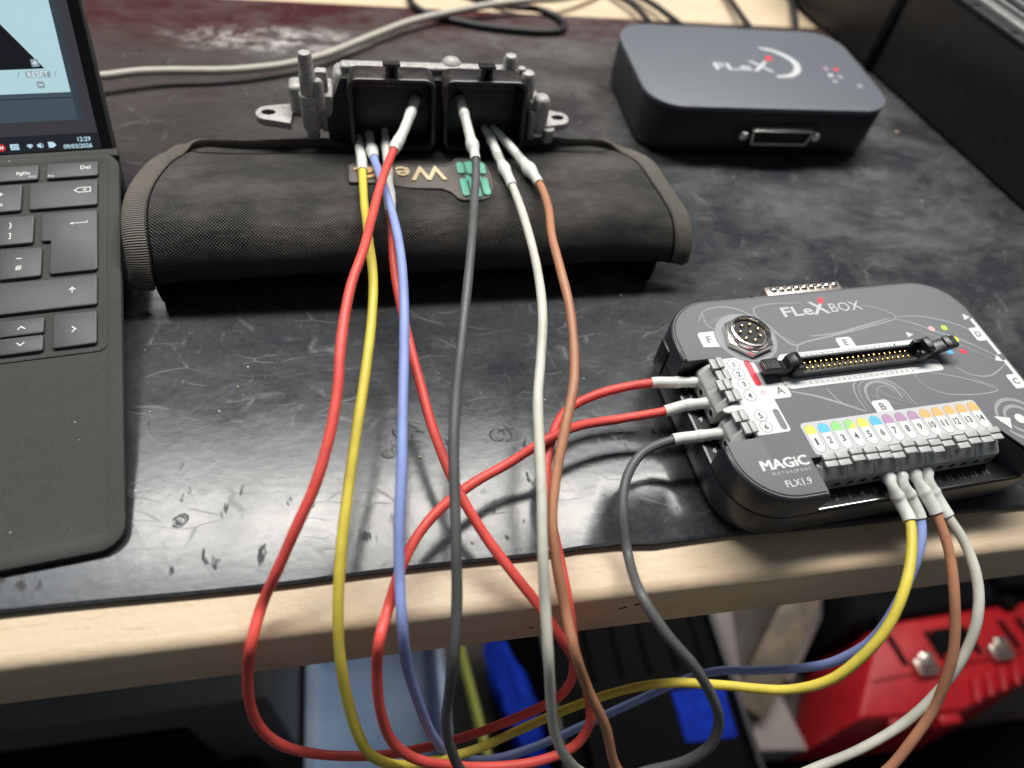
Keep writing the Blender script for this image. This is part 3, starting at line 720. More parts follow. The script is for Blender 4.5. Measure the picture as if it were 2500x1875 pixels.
# plastic flange with screw holes behind the connectors
fm = conn_matrix(36.9)
flp = [(-53.5, -16), (-45, -20), (45, -20), (48.5, -14), (48, -2), (42.5, 12), (40, 13.5), (-45.5, 13.5), (-46.5, 12), (-53.8, -4)]
ep('flange', xf(prism(flp, -15.6, -11.0, .6), fm), 'black_plastic', smooth=30)
for hx, hy in ((-49.2, -7.5), (45.6, -7.5)):
    ep('screw_bushing', xf(xf(ring(0, 0, 1.5, 2.5, -11.0, -10.6, 18), Matrix.Translation((hx, hy, 0))), fm), 'black_plastic')
    ep('screw_hole', xf(xf(cyl(0, 0, 1.5, -11.2, -10.9, 16), Matrix.Translation((hx, hy, 0))), fm), 'cavity_black')
def post(x, y, prof):
    ep('post', xf(lathe(prof, 18), Matrix.Translation((x, y, 0))), 'cast_aluminium', smooth=45)
post(-24, 320, [(2.6, 27.5), (3.2, 28.2), (3.2, 32), (4.4, 33), (4.5, 36), (4.7, 45), (4.8, 50.6), (3.9, 51.2), (3.8, 60), (3.3, 60.8), (3.2, 69), (2.6, 70.6), (1.2, 71.0)])
ep('web', box(-27.5, -18, 321, 326.5, 36, 56), 'cast_aluminium', bevel=1.2)
ep('web', box(-21, -15, 322, 327, 34, 60.5), 'cast_aluminium', bevel=1.5)
ep('boss', xf(lathe([(2.6, 44), (2.6, 57), (1.8, 58.4)], 14), Matrix.Translation((-19.5, 318.5, 0))), 'cast_aluminium', smooth=45)
ep('web', box(83, 88.5, 319, 327, 34, 49), 'cast_aluminium', bevel=1.4)
ep('boss', xf(lathe([(2.2, 30), (2.2, 44), (1.4, 45)], 14), Matrix.Translation((85.4, 317.5, 0))), 'cast_aluminium', smooth=45)
post(74, 333, [(3.6, 40), (3.6, 63.5), (2.6, 65.4), (1.2, 65.8)])
post(81.6, 324, [(4.2, 34), (4.2, 52), (3.8, 60.4), (3.0, 61.8), (1.2, 62.2)])
post(89.4, 320, [(4.6, 33), (4.6, 46), (4.2, 50.5), (3.0, 51.8), (1.2, 52)])
post(94.4, 316.5, [(2.6, 28.8), (3.0, 30), (3.0, 36), (1.2, 36.2)])
post(78.5, 326, [(2.4, 54), (2.4, 62), (1.8, 63)])
ep('bracket', box(-34, -12.5, 325, 336, 34, 50.5), 'cast_aluminium', bevel=2.4, seg=3)
ep('bracket', box(-20, -13, 319, 330, 30, 50), 'cast_aluminium', bevel=2.0, seg=2)
ep('bracket', box(80, 92, 324, 340, 30, 44), 'cast_aluminium', bevel=2.4, seg=3)
def ear(cx, cy, sgn):
    p = arc(cx + sgn * 10.5, cy, 6.2, 90 if sgn < 0 else -90, 270 if sgn < 0 else 90, 10)
    p = p + ([(cx, cy - 9), (cx + 2, cy + 9)] if sgn < 0 else [(cx, cy + 9), (cx - 2, cy - 9)])
    e = ep('mounting_ear', prism(p, 33.5, 37.5, .7, .5), 'cast_aluminium', smooth=40)
    hp = [(cx + sgn * 10.5 + 3.4 * math.cos(2 * math.pi * i / 18), cy + 2.2 * math.sin(2 * math.pi * i / 18)) for i in range(18)]
    v = prism(hp, 37.3, 37.62); build('slot', ([(a[0] - EC[0], a[1] - EC[1], a[2]) for a in v[0]], v[1]), 'dull_black', e)
ear(-34, 325, -1); ear(90, 324, 1)

# ================================================================== housings shared by the two interface boxes
def outline(x0, x1, y0, y1, r, na=None, nb=None, n=10):
    """counter-clockwise rounded rectangle; nb = (left, right, depth y, slant) notch in the front, na = (low y, high y, depth x) notch in the left side"""
    p = arc(x0 + r, y0 + r, r, 180, 270, n)
    if nb: p += [(nb[0], y0), (nb[0], nb[2]), (nb[1], nb[2]), (nb[1] + nb[3], y0)]
    p += arc(x1 - r, y0 + r, r, 270, 360, n) + arc(x1 - r, y1 - r, r, 0, 90, n) + arc(x0 + r, y1 - r, r, 90, 180, n)
    if na: p += [(x0, na[1]), (na[2], na[1]), (na[2], na[0]), (x0, na[0])]
    return p

# ================================================================== breakout box, right
BX = (169.7, 155.2, 0)
bb = thing('breakout_box', 'grey terminal box with coloured numbered labels on the front edge of the mat', 'breakout box', BX, .067)
base = build('lower_shell', stack(outline(-48.8, 98, -56.4, 41, 21), [(.6, 5.0), (1.6, 2.6), (4.5, .7), (9, .1), (18.2, 0), (18.9, .25), (19.2, .8)]), 'slate_plastic', bb, smooth=40)
up_out = outline(-48.8, 98, -56.4, 41, 21, (-30.2, 9.8, -34.6), (-16.8, 67.6, -41.4, 10))
build('upper_shell', stack(up_out, [(19.2, 0), (31.2, 0), (31.9, .2), (32.3, .7)]), 'slate_plastic', bb, smooth=40)
build('shell_seam', ring(0, 0, 0, 0, 18.75, 18.95, poly0=outline(-48.75, 97.95, -56.35, 40.95, 21), poly1=outline(-48.95, 98.15, -56.55, 41.15, 21)), 'dull_black', bb)
lid = build('lid_panel', prism(outline(-47.0, 96.2, -54.6, 39.3, 19.4, (-29.4, 9.4, -35.2), (-17.6, 68.2, -40.9, 8)), 32.35, 33.0, .12), 'film_grey', bb, smooth=40)
build('lid_rim', ring(0, 0, 0, 0, 32.2, 32.75, poly0=offset_poly(up_out, .9), poly1=offset_poly(up_out, 1.4)), 'film_grey', bb)
Z = 33.0
def pr(name, p, dz, mat):
    return build(name, sheet(p, Z + dz) if not isinstance(p, tuple) else p, mat, lid, smooth=0)
# line drawing of a car on the film
CAR = [[(-34.2, 29.3), (-29.6, 34.6), (-21.7, 36.2), (-14.4, 34.3), (-9.7, 30.3), (-5.1, 22.8), (-.6, 15.5), (2.9, 11.3)],
 [(17.4, 34.2), (.9, 35.1), (-6.2, 33.4), (-7.1, 29), (-3.6, 22.6), (2.2, 11.4), (8.4, 12.5), (23.6, 14.4), (42.2, 17), (58.8, 21.1), (51.3, 27.7), (45.2, 29.5)],
 [(58.8, 21.1), (70.5, 19.7), (79.3, 16.6), (87.6, 11.5), (93.5, 5.4)], [(57.9, 19.7), (64.7, 16.3), (73.1, 10.2), (82.4, 4.1), (93.9, -7.2)], [(12.4, 15.3), (24.1, 15.3), (40, 17.8), (54.9, 20.5)],
 [(16.6, -24.1), (16, -17.3), (17.8, -11.5), (21.4, -9.4), (27.9, -9.4), (34.4, -12), (37.9, -16.9), (39.3, -24.8)], [(20.5, -23), (20.4, -17.9), (22, -13.8), (25.7, -11.7), (30.4, -11.9), (34.7, -15.6), (35.4, -20.9)],
 [(18.2, -24), (17.9, -17.6), (19.6, -12.6), (23, -10.6), (28.6, -10.5), (34.6, -13.6), (37, -19), (37.6, -24)],
 [(-10.9, -10.9), (-.7, -14.9), (11.1, -21.6), (16.2, -24.8)], [(5.1, -11.5), (7.1, -17.7), (9.6, -21.4)],
 [(47.5, -11.2), (50.9, -9.8), (58.4, -11.3), (68.7, -15), (77.3, -19.8), (81, -22.9), (75.1, -23.9), (62.9, -23), (55, -21.1), (49.6, -16.8), (47.5, -11.2)],
 [(68.9, -8.6), (73.8, -13.8), (81.2, -15.8), (87.9, -13.9), (95.2, -10.2)], [(4.9, 12), (2.3, 8.6), (2.5, 5.8), (5, 4.5)], [(-30.8, 33.8), (-30.9, 26), (-25.7, 23.4)],
 [(-8, 27), (-2, 18), (4, 12.5)], [(62, 14), (70, 8.2), (80, 1.2), (92, -9)], [(70, -11), (76, -18), (84, -22)], [(24, -20), (27, -15), (31, -14), (34, -18)], [(22, -17), (28, -21), (33, -24)], [(25, -13.5), (29, -18), (36, -23)]]
W_ = [.7, .8, .7, .9, 1.0, .7, 1.2, .35, 1.1, .6, .6, .7, .6, .5, .5, .4, .3, .35, .3, .3]
for i, (c, w) in enumerate(zip(CAR, W_)): pr('drawn_line', ribbon(c, w, Z + .015 + i * .0012), 0, 'film_line')
for i in range(11): pr('drawn_line', ribbon([(-30 + i * .6, 27 + i * .3), (-24 + i * 1.5, 30.5), (-16 + i * 1.0, 31.5 - i * .2)], .18, Z + .01), 0, 'film_line')
# panel A
pr('label_field', [(-33.6, -28.6), (-20.2, -28.6), (-19.4, -27.6), (-19.4, -13.6), (-12.2, -13.6), (-11.2, -12.6), (-11.2, -7.4), (-12.2, -6.4), (-19.4, -6.4), (-19.4, 6.8), (-20.6, 8.4), (-33.6, 8.4)], .05, 'print_white')
build('label_tongue', prism([(-33.0, -19.0), (-33.0, -12.4), (-41.6, -14.9), (-42.6, -15.7), (-41.8, -16.7)], 32.3, 33.04, .1), 'print_white', lid)
CAP = lambda x0, x1, y0, y1: rrect(x0, x1, y0, y1, 50, 6)
pr('red_bar', CAP(-24.0, -21.2, -6.7, 6.6), .09, 'print_red'); pr('pink_dot', disc(-22.6, -9.8, 1.1, Z + .09), 0, 'print_pink'); pr('grey_bar', CAP(-22.8, -20.2, -27.6, -18.0), .09, 'print_grey')
for i, cy in enumerate((5.0, .1, -4.9, -10.6, -20.2, -25.3)):
    pr('number_ring', disc(-28.6, cy, 2.62, Z + .08), 0, 'print_grey'); pr('number_field', disc(-28.6, cy, 2.42, Z + .11), 0, 'print_white'); pr('lettering', glyphs(str(i + 1), h=2.5, at=(-28.6, cy, Z + .14), bold=True), 0, 'print_dark')
pr('lettering', glyphs('A', h=3.6, at=(-15.0, -9.9, Z + .1)), 0, 'print_grey')
# panel B
pr('label_field', [(20.4, -27.2), (28.2, -27.2), (28.2, -21.4), (27.2, -20.3), (21.4, -20.3), (20.4, -21.4)], .04, 'print_white')
pr('label_field', rrect(-14.9, 66.0, -40.3, -25.9, 1.8, 5), .06, 'print_offwhite')
pr('lettering', glyphs('B', h=3.4, at=(24.3, -23.4, Z + .1)), 0, 'print_grey')
PB = 5.785; BXC = [-11.8 + PB * i for i in range(14)]
COLS = ['print_yellow', 'print_blue', 'print_green', 'split', 'print_yellow', 'print_blue'] + ['print_mauve'] * 3 + ['print_orange'] * 5
for i, cx in enumerate(BXC):
    pr('number_ring', CAP(cx - 2.35, cx + 2.35, -39.4, -27.0), .09, 'print_grey'); pr('number_field', CAP(cx - 2.2, cx + 2.2, -39.25, -27.15), .12, 'print_white')
    cap = arc(cx, -29.35, 2.2, 0, 180, 10) + [(cx - 2.2, -31.2), (cx + 2.2, -31.2)]
    if COLS[i] == 'split':
        pr('colour_tip', cap, .15, 'print_green'); pr('colour_tip', [(cx - 1.2, -31.2), (cx + 2.2, -31.2), (cx + 2.2, -29.0), (cx + 1.9, -28.4)], .18, 'print_yellow')
    else: pr('colour_tip', cap, .15, COLS[i])
    pr('lettering', glyphs(str(i + 1), h=3.0, w=(.9 if i == 0 else 1.6 if i < 9 else 2.6), at=(cx, -34.6, Z + .16), bold=(i > 0)), 0, 'print_dark')
# panel E with its header
pr('label_field', [(-11.6, -8.2), (-9.8, -10.0), (62.4, -10.0), (63.4, -9.0), (63.4, -4.6), (60, -3), (60, 2), (64.2, 6.2), (62.8, 7.4), (-6.4, 7.4), (-11.6, 2.5)], .05, 'print_white')
pr('label_field', [(22.6, 7.0), (30.2, 7.0), (30.2, 11.8), (29.2, 12.8), (23.6, 12.8), (22.6, 11.8)], .04, 'print_white')
pr('lettering', glyphs('E', h=3.2, at=(26.4, 10.0, Z + .1)), 0, 'print_grey')
pr('number_row', join(*[glyphs(str(39 - 2 * i), h=1.7, w=(1.9 if 39 - 2 * i > 9 else 1.0), at=(2.54 * i, 5.5, Z + .08), rot=0, bold=False) for i in range(20)]), 0, 'print_grey')
pr('number_row', join(*[glyphs(str(40 - 2 * i), h=1.7, w=(1.9 if 40 - 2 * i > 9 else 1.0), at=(2.54 * i, -8.1, Z + .08), rot=0, bold=False) for i in range(20)]), 0, 'print_grey')
pr('pin_mark', [(57.4, 9.0), (60.8, 10.0), (58.0, 12.0)], .05, 'print_white')
hd = build('header', join(ring(0, 0, 0, 0, 33.0, 36.3, poly0=[(-6.8, -5.3), (54.6, -5.3), (54.6, 2.9), (-6.8, 2.9)], poly1=[(-5.6, -4.3), (53.4, -4.3), (53.4, 1.9), (-5.6, 1.9)]), box(-5.7, 53.5, -4.4, 2.0, 33.0, 33.5)), 'header_grey', bb, bevel=.12, seg=1)
build('pin_grid', join(*[prism([(2.54 * i - .34, y - .34), (2.54 * i + .34, y - .34), (2.54 * i + .34, y + .34), (2.54 * i - .34, y + .34)], 33.4, 35.9, .15) for i in range(20) for y in (0, -2.54)]), 'gold', hd, smooth=0)
def latch(sg, x):
    L = lambda a: (x + sg * a[0], a[1])
    prof_ = [(0, 33.1), (6.2, 33.1), (7.0, 35.6), (15.6, 39.6), (15.0, 41.6), (12.2, 41.0), (11.8, 42.2), (9.6, 41.4), (9.9, 40.2), (4.6, 37.9), (4.0, 40.5), (1.6, 42.6), (-.6, 42.0), (.3, 38.0)] if sg > 0 else \
            [(0, 33.1), (6.2, 33.1), (7.2, 35.2), (14.6, 36.2), (15.0, 39.4), (8.0, 39.8), (7.2, 37.9), (4.6, 37.4), (4.4, 40.5), (2.0, 42.4), (-.6, 41.8), (.3, 38.0)]
    p = [L(a) for a in prof_]
    if sg < 0: p = list(reversed(p))
    v = prism(p, -4.0, 1.4)
    # profile is in x-z: map (x, y, z) -> (x, z, y)
    o = build('latch', ([(a[0], a[2], a[1]) for a in v[0]], v[1]), 'black_plastic', hd, bevel=.3)
    return o
latch(1, 53.9); latch(-1, -6.1)
for k in range(6): build('grip_rib', box(-20.6 + k * .9, -20.1 + k * .9, -3.8, 1.2, 39.2, 39.9), 'black_plastic', hd, bevel=.08, seg=1)
for sg, x in ((1, 53.6), (-1, -5.8)):
    build('end_post', join(box(x - 2.4, x + 2.4, -5.2, -3.2, 33.1, 39.6), box(x - 2.4, x + 2.4, .9, 2.8, 33.1, 39.6)), 'black_plastic', hd, bevel=.4)
# round connector F
pr('connector_pad', disc(-17.0, 18.2, 13.4, Z + .06, 40), 0, 'film_line')
pr('connector_pad_edge', ring(-17.0, 18.2, 13.2, 13.6, Z + .02, Z + .09, 40), 0, 'print_grey')
pr('label_field', [(-37.6, 15.4), (-29.2, 14.6), (-29.6, 23.2), (-36.6, 23.2), (-37.6, 22.0)], .04, 'print_white')
pr('lettering', glyphs('F', h=3.6, at=(-33.6, 19.0, Z + .08), rot=0), 0, 'print_grey')
rc = build('round_socket', xf(lathe([(8.8, 33.0), (8.8, 37.2), (8.4, 38.0), (7.6, 38.2), (7.2, 37.6), (7.0, 35.6), (6.6, 35.4)], 36), Matrix.Translation((-17, 17.6, 0))), 'nickel', bb, smooth=40)
hexp = [(-17 + 10.8 * math.cos(math.radians(60 * i + 18)), 17.6 + 10.8 * math.sin(math.radians(60 * i + 18))) for i in range(6)]
build('hex_nut', prism(hexp, 33.1, 36.0, .7), 'nickel', rc, smooth=25)
build('insert', cyl(-17, 17.6, 6.7, 35.0, 36.4, 30), 'cavity_black', rc)
for i in range(8):
    a = 2 * math.pi * i / 7 + .3; r = 4.3 if i < 7 else 0.0
    build('contact', xf(lathe([(.75, 36.3), (.75, 37.2), (.5, 37.6), (.2, 37.7)], 10), Matrix.Translation((-17 + r * math.cos(a), 17.6 + r * math.sin(a), 0))), 'brass', rc)
# wordmark and small print
pr('lettering', join(glyphs('FLe', w=15.0, h=5.6, at=(13.4, 29.6, Z + .05)), glyphs('X', w=8.6, h=7.6, at=(24.6, 30.4, Z + .05)), glyphs('BOX', w=15.6, h=5.2, at=(37.6, 29.6, Z + .05), bold=False)), 0, 'print_offwhite')
pr('wordmark_accent', [(25.6, 32.2), (28.6, 33.0), (29.4, 36.2), (26.6, 35.8)], .08, 'print_red')
pr('lettering', join(*[glyphs('MAGiC', w=19.0, h=4.0, at=(-28.8 + dx, -41.2 + dy, Z + .05 + k * .004), bold=False) for k, (dx, dy) in enumerate(((-.28, -.1), (0, 0), (.28, .1), (.14, -.12), (-.14, .12)))]), 0, 'print_white')
pr('lettering', glyphs('M O T O R S P O R T', w=15.6, at=(-27.6, -45.0, Z + .05), bold=False), 0, 'print_offwhite')
pr('lettering', glyphs('FLX1.9', w=10.4, h=2.8, at=(-27.2, -49.6, Z + .05), bold=False), 0, 'print_white')
# tabs D and C on the right edge, pilot dots, antenna mark
pr('label_field', [(94.2, -5.5), (96.0, -5.5), (96.0, 15.5), (94.2, 15.0)], .05, 'print_white'); pr('label_field', rrect(89.6, 95.2, 2.6, 10.2, 1, 4), .07, 'print_white'); pr('lettering', glyphs('D', h=3.0, at=(92.4, 6.4, Z + .11), rot=0), 0, 'print_grey')
pr('label_field', [(94.2, -27), (96.0, -27), (96.0, -8.6), (94.2, -9.2)], .05, 'print_white'); pr('label_field', rrect(89.6, 95.2, -23.8, -16.4, 1, 4), .07, 'print_white'); pr('lettering', glyphs('C', h=3.2, at=(92.4, -20.0, Z + .11)), 0, 'print_grey')
pr('pin_mark', [(91.4, 15.0), (95.2, 16.2), (92.6, 18.6)], .05, 'print_white'); pr('pin_mark', [(90.6, -8.4), (94.4, -9.6), (93.0, -5.6)], .05, 'print_white')
for cx, cy, c in ((71.6, 12.1, 'print_pink'), (78.2, 11.9, 'print_lime'), (79.4, 5.0, 'print_yellow'), (72.0, -1.2, 'print_blue'), (78.6, -1.9, 'print_red')): pr('pilot_dot', disc(cx, cy, 1.5, Z + .07), 0, c)
pr('arrow_mark', [(69.6, -34.8), (76.4, -36.6), (73.6, -41.6)], .06, 'print_white'); pr('antenna_dot', disc(80.7, -37.6, 2.3, Z + .07), 0, 'print_white')
for r in (6.2, 9.6): pr('antenna_arc', ribbon([(80.7 + r * math.cos(a * .2), -37.6 + r * math.sin(a * .2)) for a in range(0, 17)], 1.6, Z + .04), 0, 'film_line')
for r in (6.2, 9.6): pr('antenna_arc', ribbon([(80.7 + r * math.cos(3.6 + a * .2), -37.6 + r * math.sin(3.6 + a * .2)) for a in range(0, 10)], 1.6, Z + .04), 0, 'film_line')
# recess floors with moulded numbers
fl_b = build('recess_floor', prism([(-16.6, -55.2), (76.5, -55.2), (67.4, -41.6), (-16.6, -41.6)], 19.1, 19.4), 'cavity_black', bb)
for i, cx in enumerate(BXC): build('lettering', glyphs(str(i + 1), h=2.4, at=(cx + .4, -51.9, 19.5), bold=False), 'film_line', fl_b, smooth=0)
fl_a = build('recess_floor', prism([(-47.6, -30.0), (-34.8, -30.0), (-34.8, 9.6), (-47.6, 9.6)], 19.1, 19.4), 'cavity_black', bb)
for i, cy in enumerate((5.8, .9, -4.6, -9.9, -19.6, -24.6)): build('lettering', glyphs(str(i + 1), h=2.6, at=(-44.6, cy, 19.5), rot=-.5, bold=True), 'print_offwhite', fl_a, smooth=0)
build('front_lip', box(-15.6, 75.5, -55.9, -55.2, 19.2, 19.9), 'nickel', bb, bevel=.2)
# terminals: one two-way block, copied
tprof = [(-48.6, 20.0), (-48.6, 27.8), (-47.8, 28.6), (-44.6, 31.0), (-43.6, 31.0), (-43.6, 29.8), (-41.6, 29.8), (-41.6, 20.0)]
v = prism(list(reversed([(a, b) for a, b in tprof])), -5.6, 5.6)
tb_src = ([(a[2], a[0] + 45, a[1]) for a in v[0]], v[1])
slot_src = join(*[join(box(sx - 1.5, sx + 1.5, 1.3, 3.1, 29.9, 31.2)) for sx in (-2.9, 2.9)])
def lever_vf(): return join(box(-2.5, 2.5, -1.3, 1.15, 33.5, 34.6), box(-2.5, 2.5, 1.45, 4.0, 33.9, 35.2), box(-2.1, 2.1, 1.0, 1.6, 32.8, 34.2), box(-1.5, 1.5, .2, 3.0, 29.6, 33.7))
block0 = None
SP = [(( -11.8 + PB * (2 * k + .5)), -45.0, 0.0) for k in range(7)] + [(-38.4, 2.5, -math.pi / 2), (-38.4, -7.8, -math.pi / 2), (-38.4, -22.7, -math.pi / 2)]
for k, (tx, ty, rz) in enumerate(SP):
    m = Matrix.Translation((tx * S, ty * S, 0)) @ Matrix.Rotation(rz, 4, 'Z')
    if block0 is None:
        block0 = build('terminal_block', tb_src, 'terminal_grey', bb, mtx=m, bevel=.25, smooth=30)
        lever0 = build('lever', lever_vf(), 'terminal_grey', block0, mtx=Matrix.Translation((-2.9 * S, 0, 0)), bevel=.22, smooth=30)
        hole0 = build('wire_hole', xf(ring(0, 0, 1.55, 2.1, -.1, .25, 16), Matrix.Rotation(math.radians(90), 4, 'X')), 'terminal_grey', block0, mtx=Matrix.Translation((-2.9 * S, -3.6 * S, 24 * S)))
        dark0 = build('bore', xf(cyl(0, 0, 1.6, 0, .08, 16), Matrix.Rotation(math.radians(90), 4, 'X')), 'cavity_black', block0, mtx=Matrix.Translation((-2.9 * S, -3.62 * S, 24 * S)))
        bl = block0
    else: bl = inst(block0, 'terminal_block', bb, mtx=m)
    for sx in (-2.9, 2.9):
        if k == 0 and sx < 0: continue
        dz = random.uniform(-.5, .5)
        inst(lever0, 'lever', bl, mtx=Matrix.Translation((sx * S, random.uniform(-.15, .15) * S, dz * S)) @ Matrix.Rotation(random.uniform(-.03, .03), 4, 'X'))
        inst(hole0, 'wire_hole', bl, mtx=Matrix.Translation((sx * S, -3.6 * S, 24 * S)))
        inst(dark0, 'bore', bl, mtx=Matrix.Translation((sx * S, -3.62 * S, 24 * S)))
# power socket in the left side, data connector at the back
ps = build('power_socket', box(-49.4, -47.5, 19.6, 27.4, 11.5, 26.5), 'black_plastic', bb, bevel=.3)
build('socket_bore', xf(cyl(0, 0, 2.6, 0, .3, 18), Matrix.Translation((-49.35, 23.4, 19)) @ Matrix.Rotation(math.radians(-90), 4, 'Y')), 'cavity_black', ps)
def dsub(parent, m, male=True):
    f = build('data_connector', xf(prism(rrect(-26.5, 26.5, -6.2, 6.2, 1, 3), 0, .8, .15), m), 'nickel' if male else 'navy_plastic', parent)
    sh = [(-19.2, -4.2), (19.2, -4.2), (18.0, 4.2), (-18.0, 4.2)]
    sh = [(-19.6, 4.4), (-18.2, -4.0), (-17.4, -4.4), (17.4, -4.4), (18.2, -4.0), (19.6, 4.4), (19.0, 5.0), (-19.0, 5.0)]
    build('shell', xf(ring(0, 0, 0, 0, .8, 6.6, poly0=sh, poly1=offset_poly(sh, .8)), m), 'copper_shell' if male else 'chrome_bright', f, bevel=.3)
    build('socket_face', xf(prism(offset_poly(sh, .75), .8, 2.0 if male else 4.2), m), 'cavity_black', f)
    for sx in (-23.5, 23.5):
        hx = [(sx + 2.9 * math.cos(math.radians(60 * i)), 2.9 * math.sin(math.radians(60 * i))) for i in range(6)]
        build('jack_screw', xf(prism(hx, .8, 5.4, .5), m), 'nickel', f)
    return f
m = Matrix.Translation((26.4, 41.1, 25.0)) @ Matrix.Rotation(math.radians(180), 4, 'Z') @ Matrix.Rotation(math.radians(90), 4, 'X')
dc = dsub(bb, m)
for k in range(9):
    build('shell_dimple', xf(lathe([(1.75, 0), (1.6, .6), (1.0, 1.2), (.2, 1.4)], 14), Matrix.Translation((10.8 + k * 3.9, 45.4, 29.9))), 'chrome_bright', dc)

# ================================================================== interface module, back right
IM = (239.5, 391.6, 0)
im = thing('interface_module', 'dark plastic interface module with grey lid, silver socket facing the viewer', 'interface box', IM, -.012)
build('body', stack(outline(-78.4, 78.4, -47.6, 47.6, 22), [(.5, 4.5), (1.4, 2.4), (4, .6), (8, 0), (29.6, 0), (30.2, .3)]), 'navy_plastic', im, smooth=40)
ml = build('lid', prism(outline(-78.6, 78.6, -47.8, 47.8, 22), 30.3, 33.0, .7, .3), 'grey_lid', im, smooth=40)
for p in ([(-54.6, -47.6), (-53.6, -47.6), (-49, -41.5), (-50, -41.5)], [(54.8, -47.6), (55.8, -47.6), (44.6, -36), (43.6, -36)]):
    build('lid_crease', sheet(p, 33.04), 'film_grey', ml)
def mp(vf, mat, name='lettering'): return build(name, vf, mat, ml, smooth=0)
mp(join(glyphs('FLe', w=24.5, h=8.0, at=(-13.2, -2.3, 33.06)), glyphs('X', w=14.5, h=12.2, at=(6.4, -.6, 33.06))), 'print_offwhite')
mp(ribbon([(13.8, 22.4), (21.8, 19.6), (28.8, 13.0), (32.2, 4.6), (29.6, -4.4), (22.6, -10.4), (12.6, -12.2)], 4.6, 33.07), 'print_offwhite', 'crescent_mark')
mp(sheet([(12.6, 6.6), (17.0, 7.2), (18.4, 12.4), (14.4, 12.0)], 33.10), 'print_red', 'wordmark_accent')
for cx, cy, c in ((51.2, -.6, 'print_mauve'), (58.3, -1.0, 'print_red'), (51.1, -8.4, 'print_offwhite'), (57.2, -9.8, 'film_line'), (51.0, -15.6, 'film_line'), (66, -20, 'film_line')): mp(disc(cx, cy, 1.9, 33.07), c, 'pilot_dot')
m = Matrix.Translation((5.4, -47.5, 17.4)) @ Matrix.Rotation(math.radians(90), 4, 'X')
dsub(im, m, False)

# ================================================================== black case, far right
cs = thing('storage_case', 'large black plastic case with bright ribbed metal rim, far right', 'case', (480, 380, 0))
def cp(name, vf, mat, **kw): return build(name, ([(a[0] - 480, a[1] - 380, a[2]) for a in vf[0]], vf[1]), mat, cs, **kw)
def face_x(y): return 395 + (290 - y) * .152 if True else 0
cpoly = [(face_x(170), 170), (face_x(170) + 260, 190), (face_x(640) + 260, 640), (face_x(640), 640)]
cp('body', stack(cpoly, [(.4, 3.0), (2.5, .6), (30, 0.2), (66, -1.2), (68.2, -.6), (68.6, 1.5)]), 'case_black', smooth=30)
def strip(d0, d1, z0, z1): # a rail running along the near edge of the case
    q = [(face_x(170) + d0, 170), (face_x(170) + d1, 170), (face_x(640) + d1, 640), (face_x(640) + d0, 640)]
    return prism(q, z0, z1)
cp('rim_lip', strip(-1.6, 6, 68.7, 71.5), 'case_black', bevel=.7)
cp('metal_rail', strip(6.4, 15, 68.7, 74.0), 'case_rim', bevel=1.2)
for k in range(4): cp('rail_rib', strip(17 + k * 5.0, 20 + k * 5.0, 68.7, 73.0 + k * .6), 'case_rim' if k % 2 else 'case_black', bevel=.6)
for k in range(9):
    y = 230 + k * 34
    cp('lip_notch', prism([(face_x(y) - .6, y), (face_x(y) + 5, y), (face_x(y + 1.6) + 5, y + 1.6), (face_x(y + 1.6) - .6, y + 1.6)], 71.4, 71.9), 'dull_black')
cp('corner_seam', prism([(face_x(452) - 2.0, 449), (face_x(452) + 2, 449), (face_x(452) + 2, 457), (face_x(452) - 2.0, 457)], 2, 66), 'dull_black', bevel=.8)

# ================================================================== cables behind
def cable(name, pts, r, mat, label, group=None):
    vf, uv = tube(pts, r, 10, 5)
    return tag(build(name, vf, mat, smooth=60), label, 'cable', group)
cable('charging_cable', [(-175, 392, 12), (-136.8, 404.4, 9), (-124.6, 408.5, 9), (-110, 412.3, 8), (-74.8, 416.4, 7), (-45.2, 425.8, 6), (-28.5, 434, 6), (-18.7, 440.4, 6), (7.2, 462.6, 6), (35.2, 485.6, 6), (64.6, 500.8, 6.5), (95.1, 511.4, 8), (123.3, 518.4, 9), (153.7, 531.6, 6), (190, 560, 2), (240, 640, -.2)], 2.4, 'cream_cable', 'cream cable running from behind the laptop screen')
cable('coiled_cable', [(20, 640, -.2), (38.2, 560, 0), (38.7, 527.9, 1), (40.2, 517.3, 2.4), (47.1, 507.5, 2.6), (58.3, 501, 2.6), (68.7, 496.3, 2.6), (88.1, 490.5, 2.6), (115.2, 486.7, 2.6), (134, 486.7, 2.6), (144.3, 490.8, 2.6), (146.9, 500.8, 2.6), (138.5, 514.6, 2.8), (127.7, 519.6, 2.9), (112.1, 525.1, 1), (94.2, 535.5, 0), (60, 560, -.2), (10, 600, -.2)], 2.4, 'black_cable', 'black cable lying in a loop at the back of the mat')
for pts, lab in (([(170, 640, 0), (197.9, 553.1, 2), (207.5, 533.9, 3), (210.5, 497, 7), (206, 470, 12), (205, 436, 15)], 'leftmost black lead plugged into the back of the module'),
            ([(190, 640, 0), (215.2, 555, 2), (225.2, 535.6, 3), (233.8, 495.9, 7), (233.5, 470, 12), (233, 436, 15)], 'second black lead from left at the back of the module'),
            ([(300, 640, 0), (296.6, 563.7, 2), (295.1, 542.4, 3), (289.8, 497.4, 7), (284.7, 470, 12), (283, 436, 15)], 'third black lead from left at the back of the module'),
            ([(385, 640, 2), (360, 578, 2), (350.1, 548.4, 3), (328.6, 497.5, 7), (309, 470, 12), (304, 434, 15)], 'rightmost black lead beside the black case')):
    cable('power_lead', pts, 2.3, 'black_cable', lab, 'leads at the back of the module')

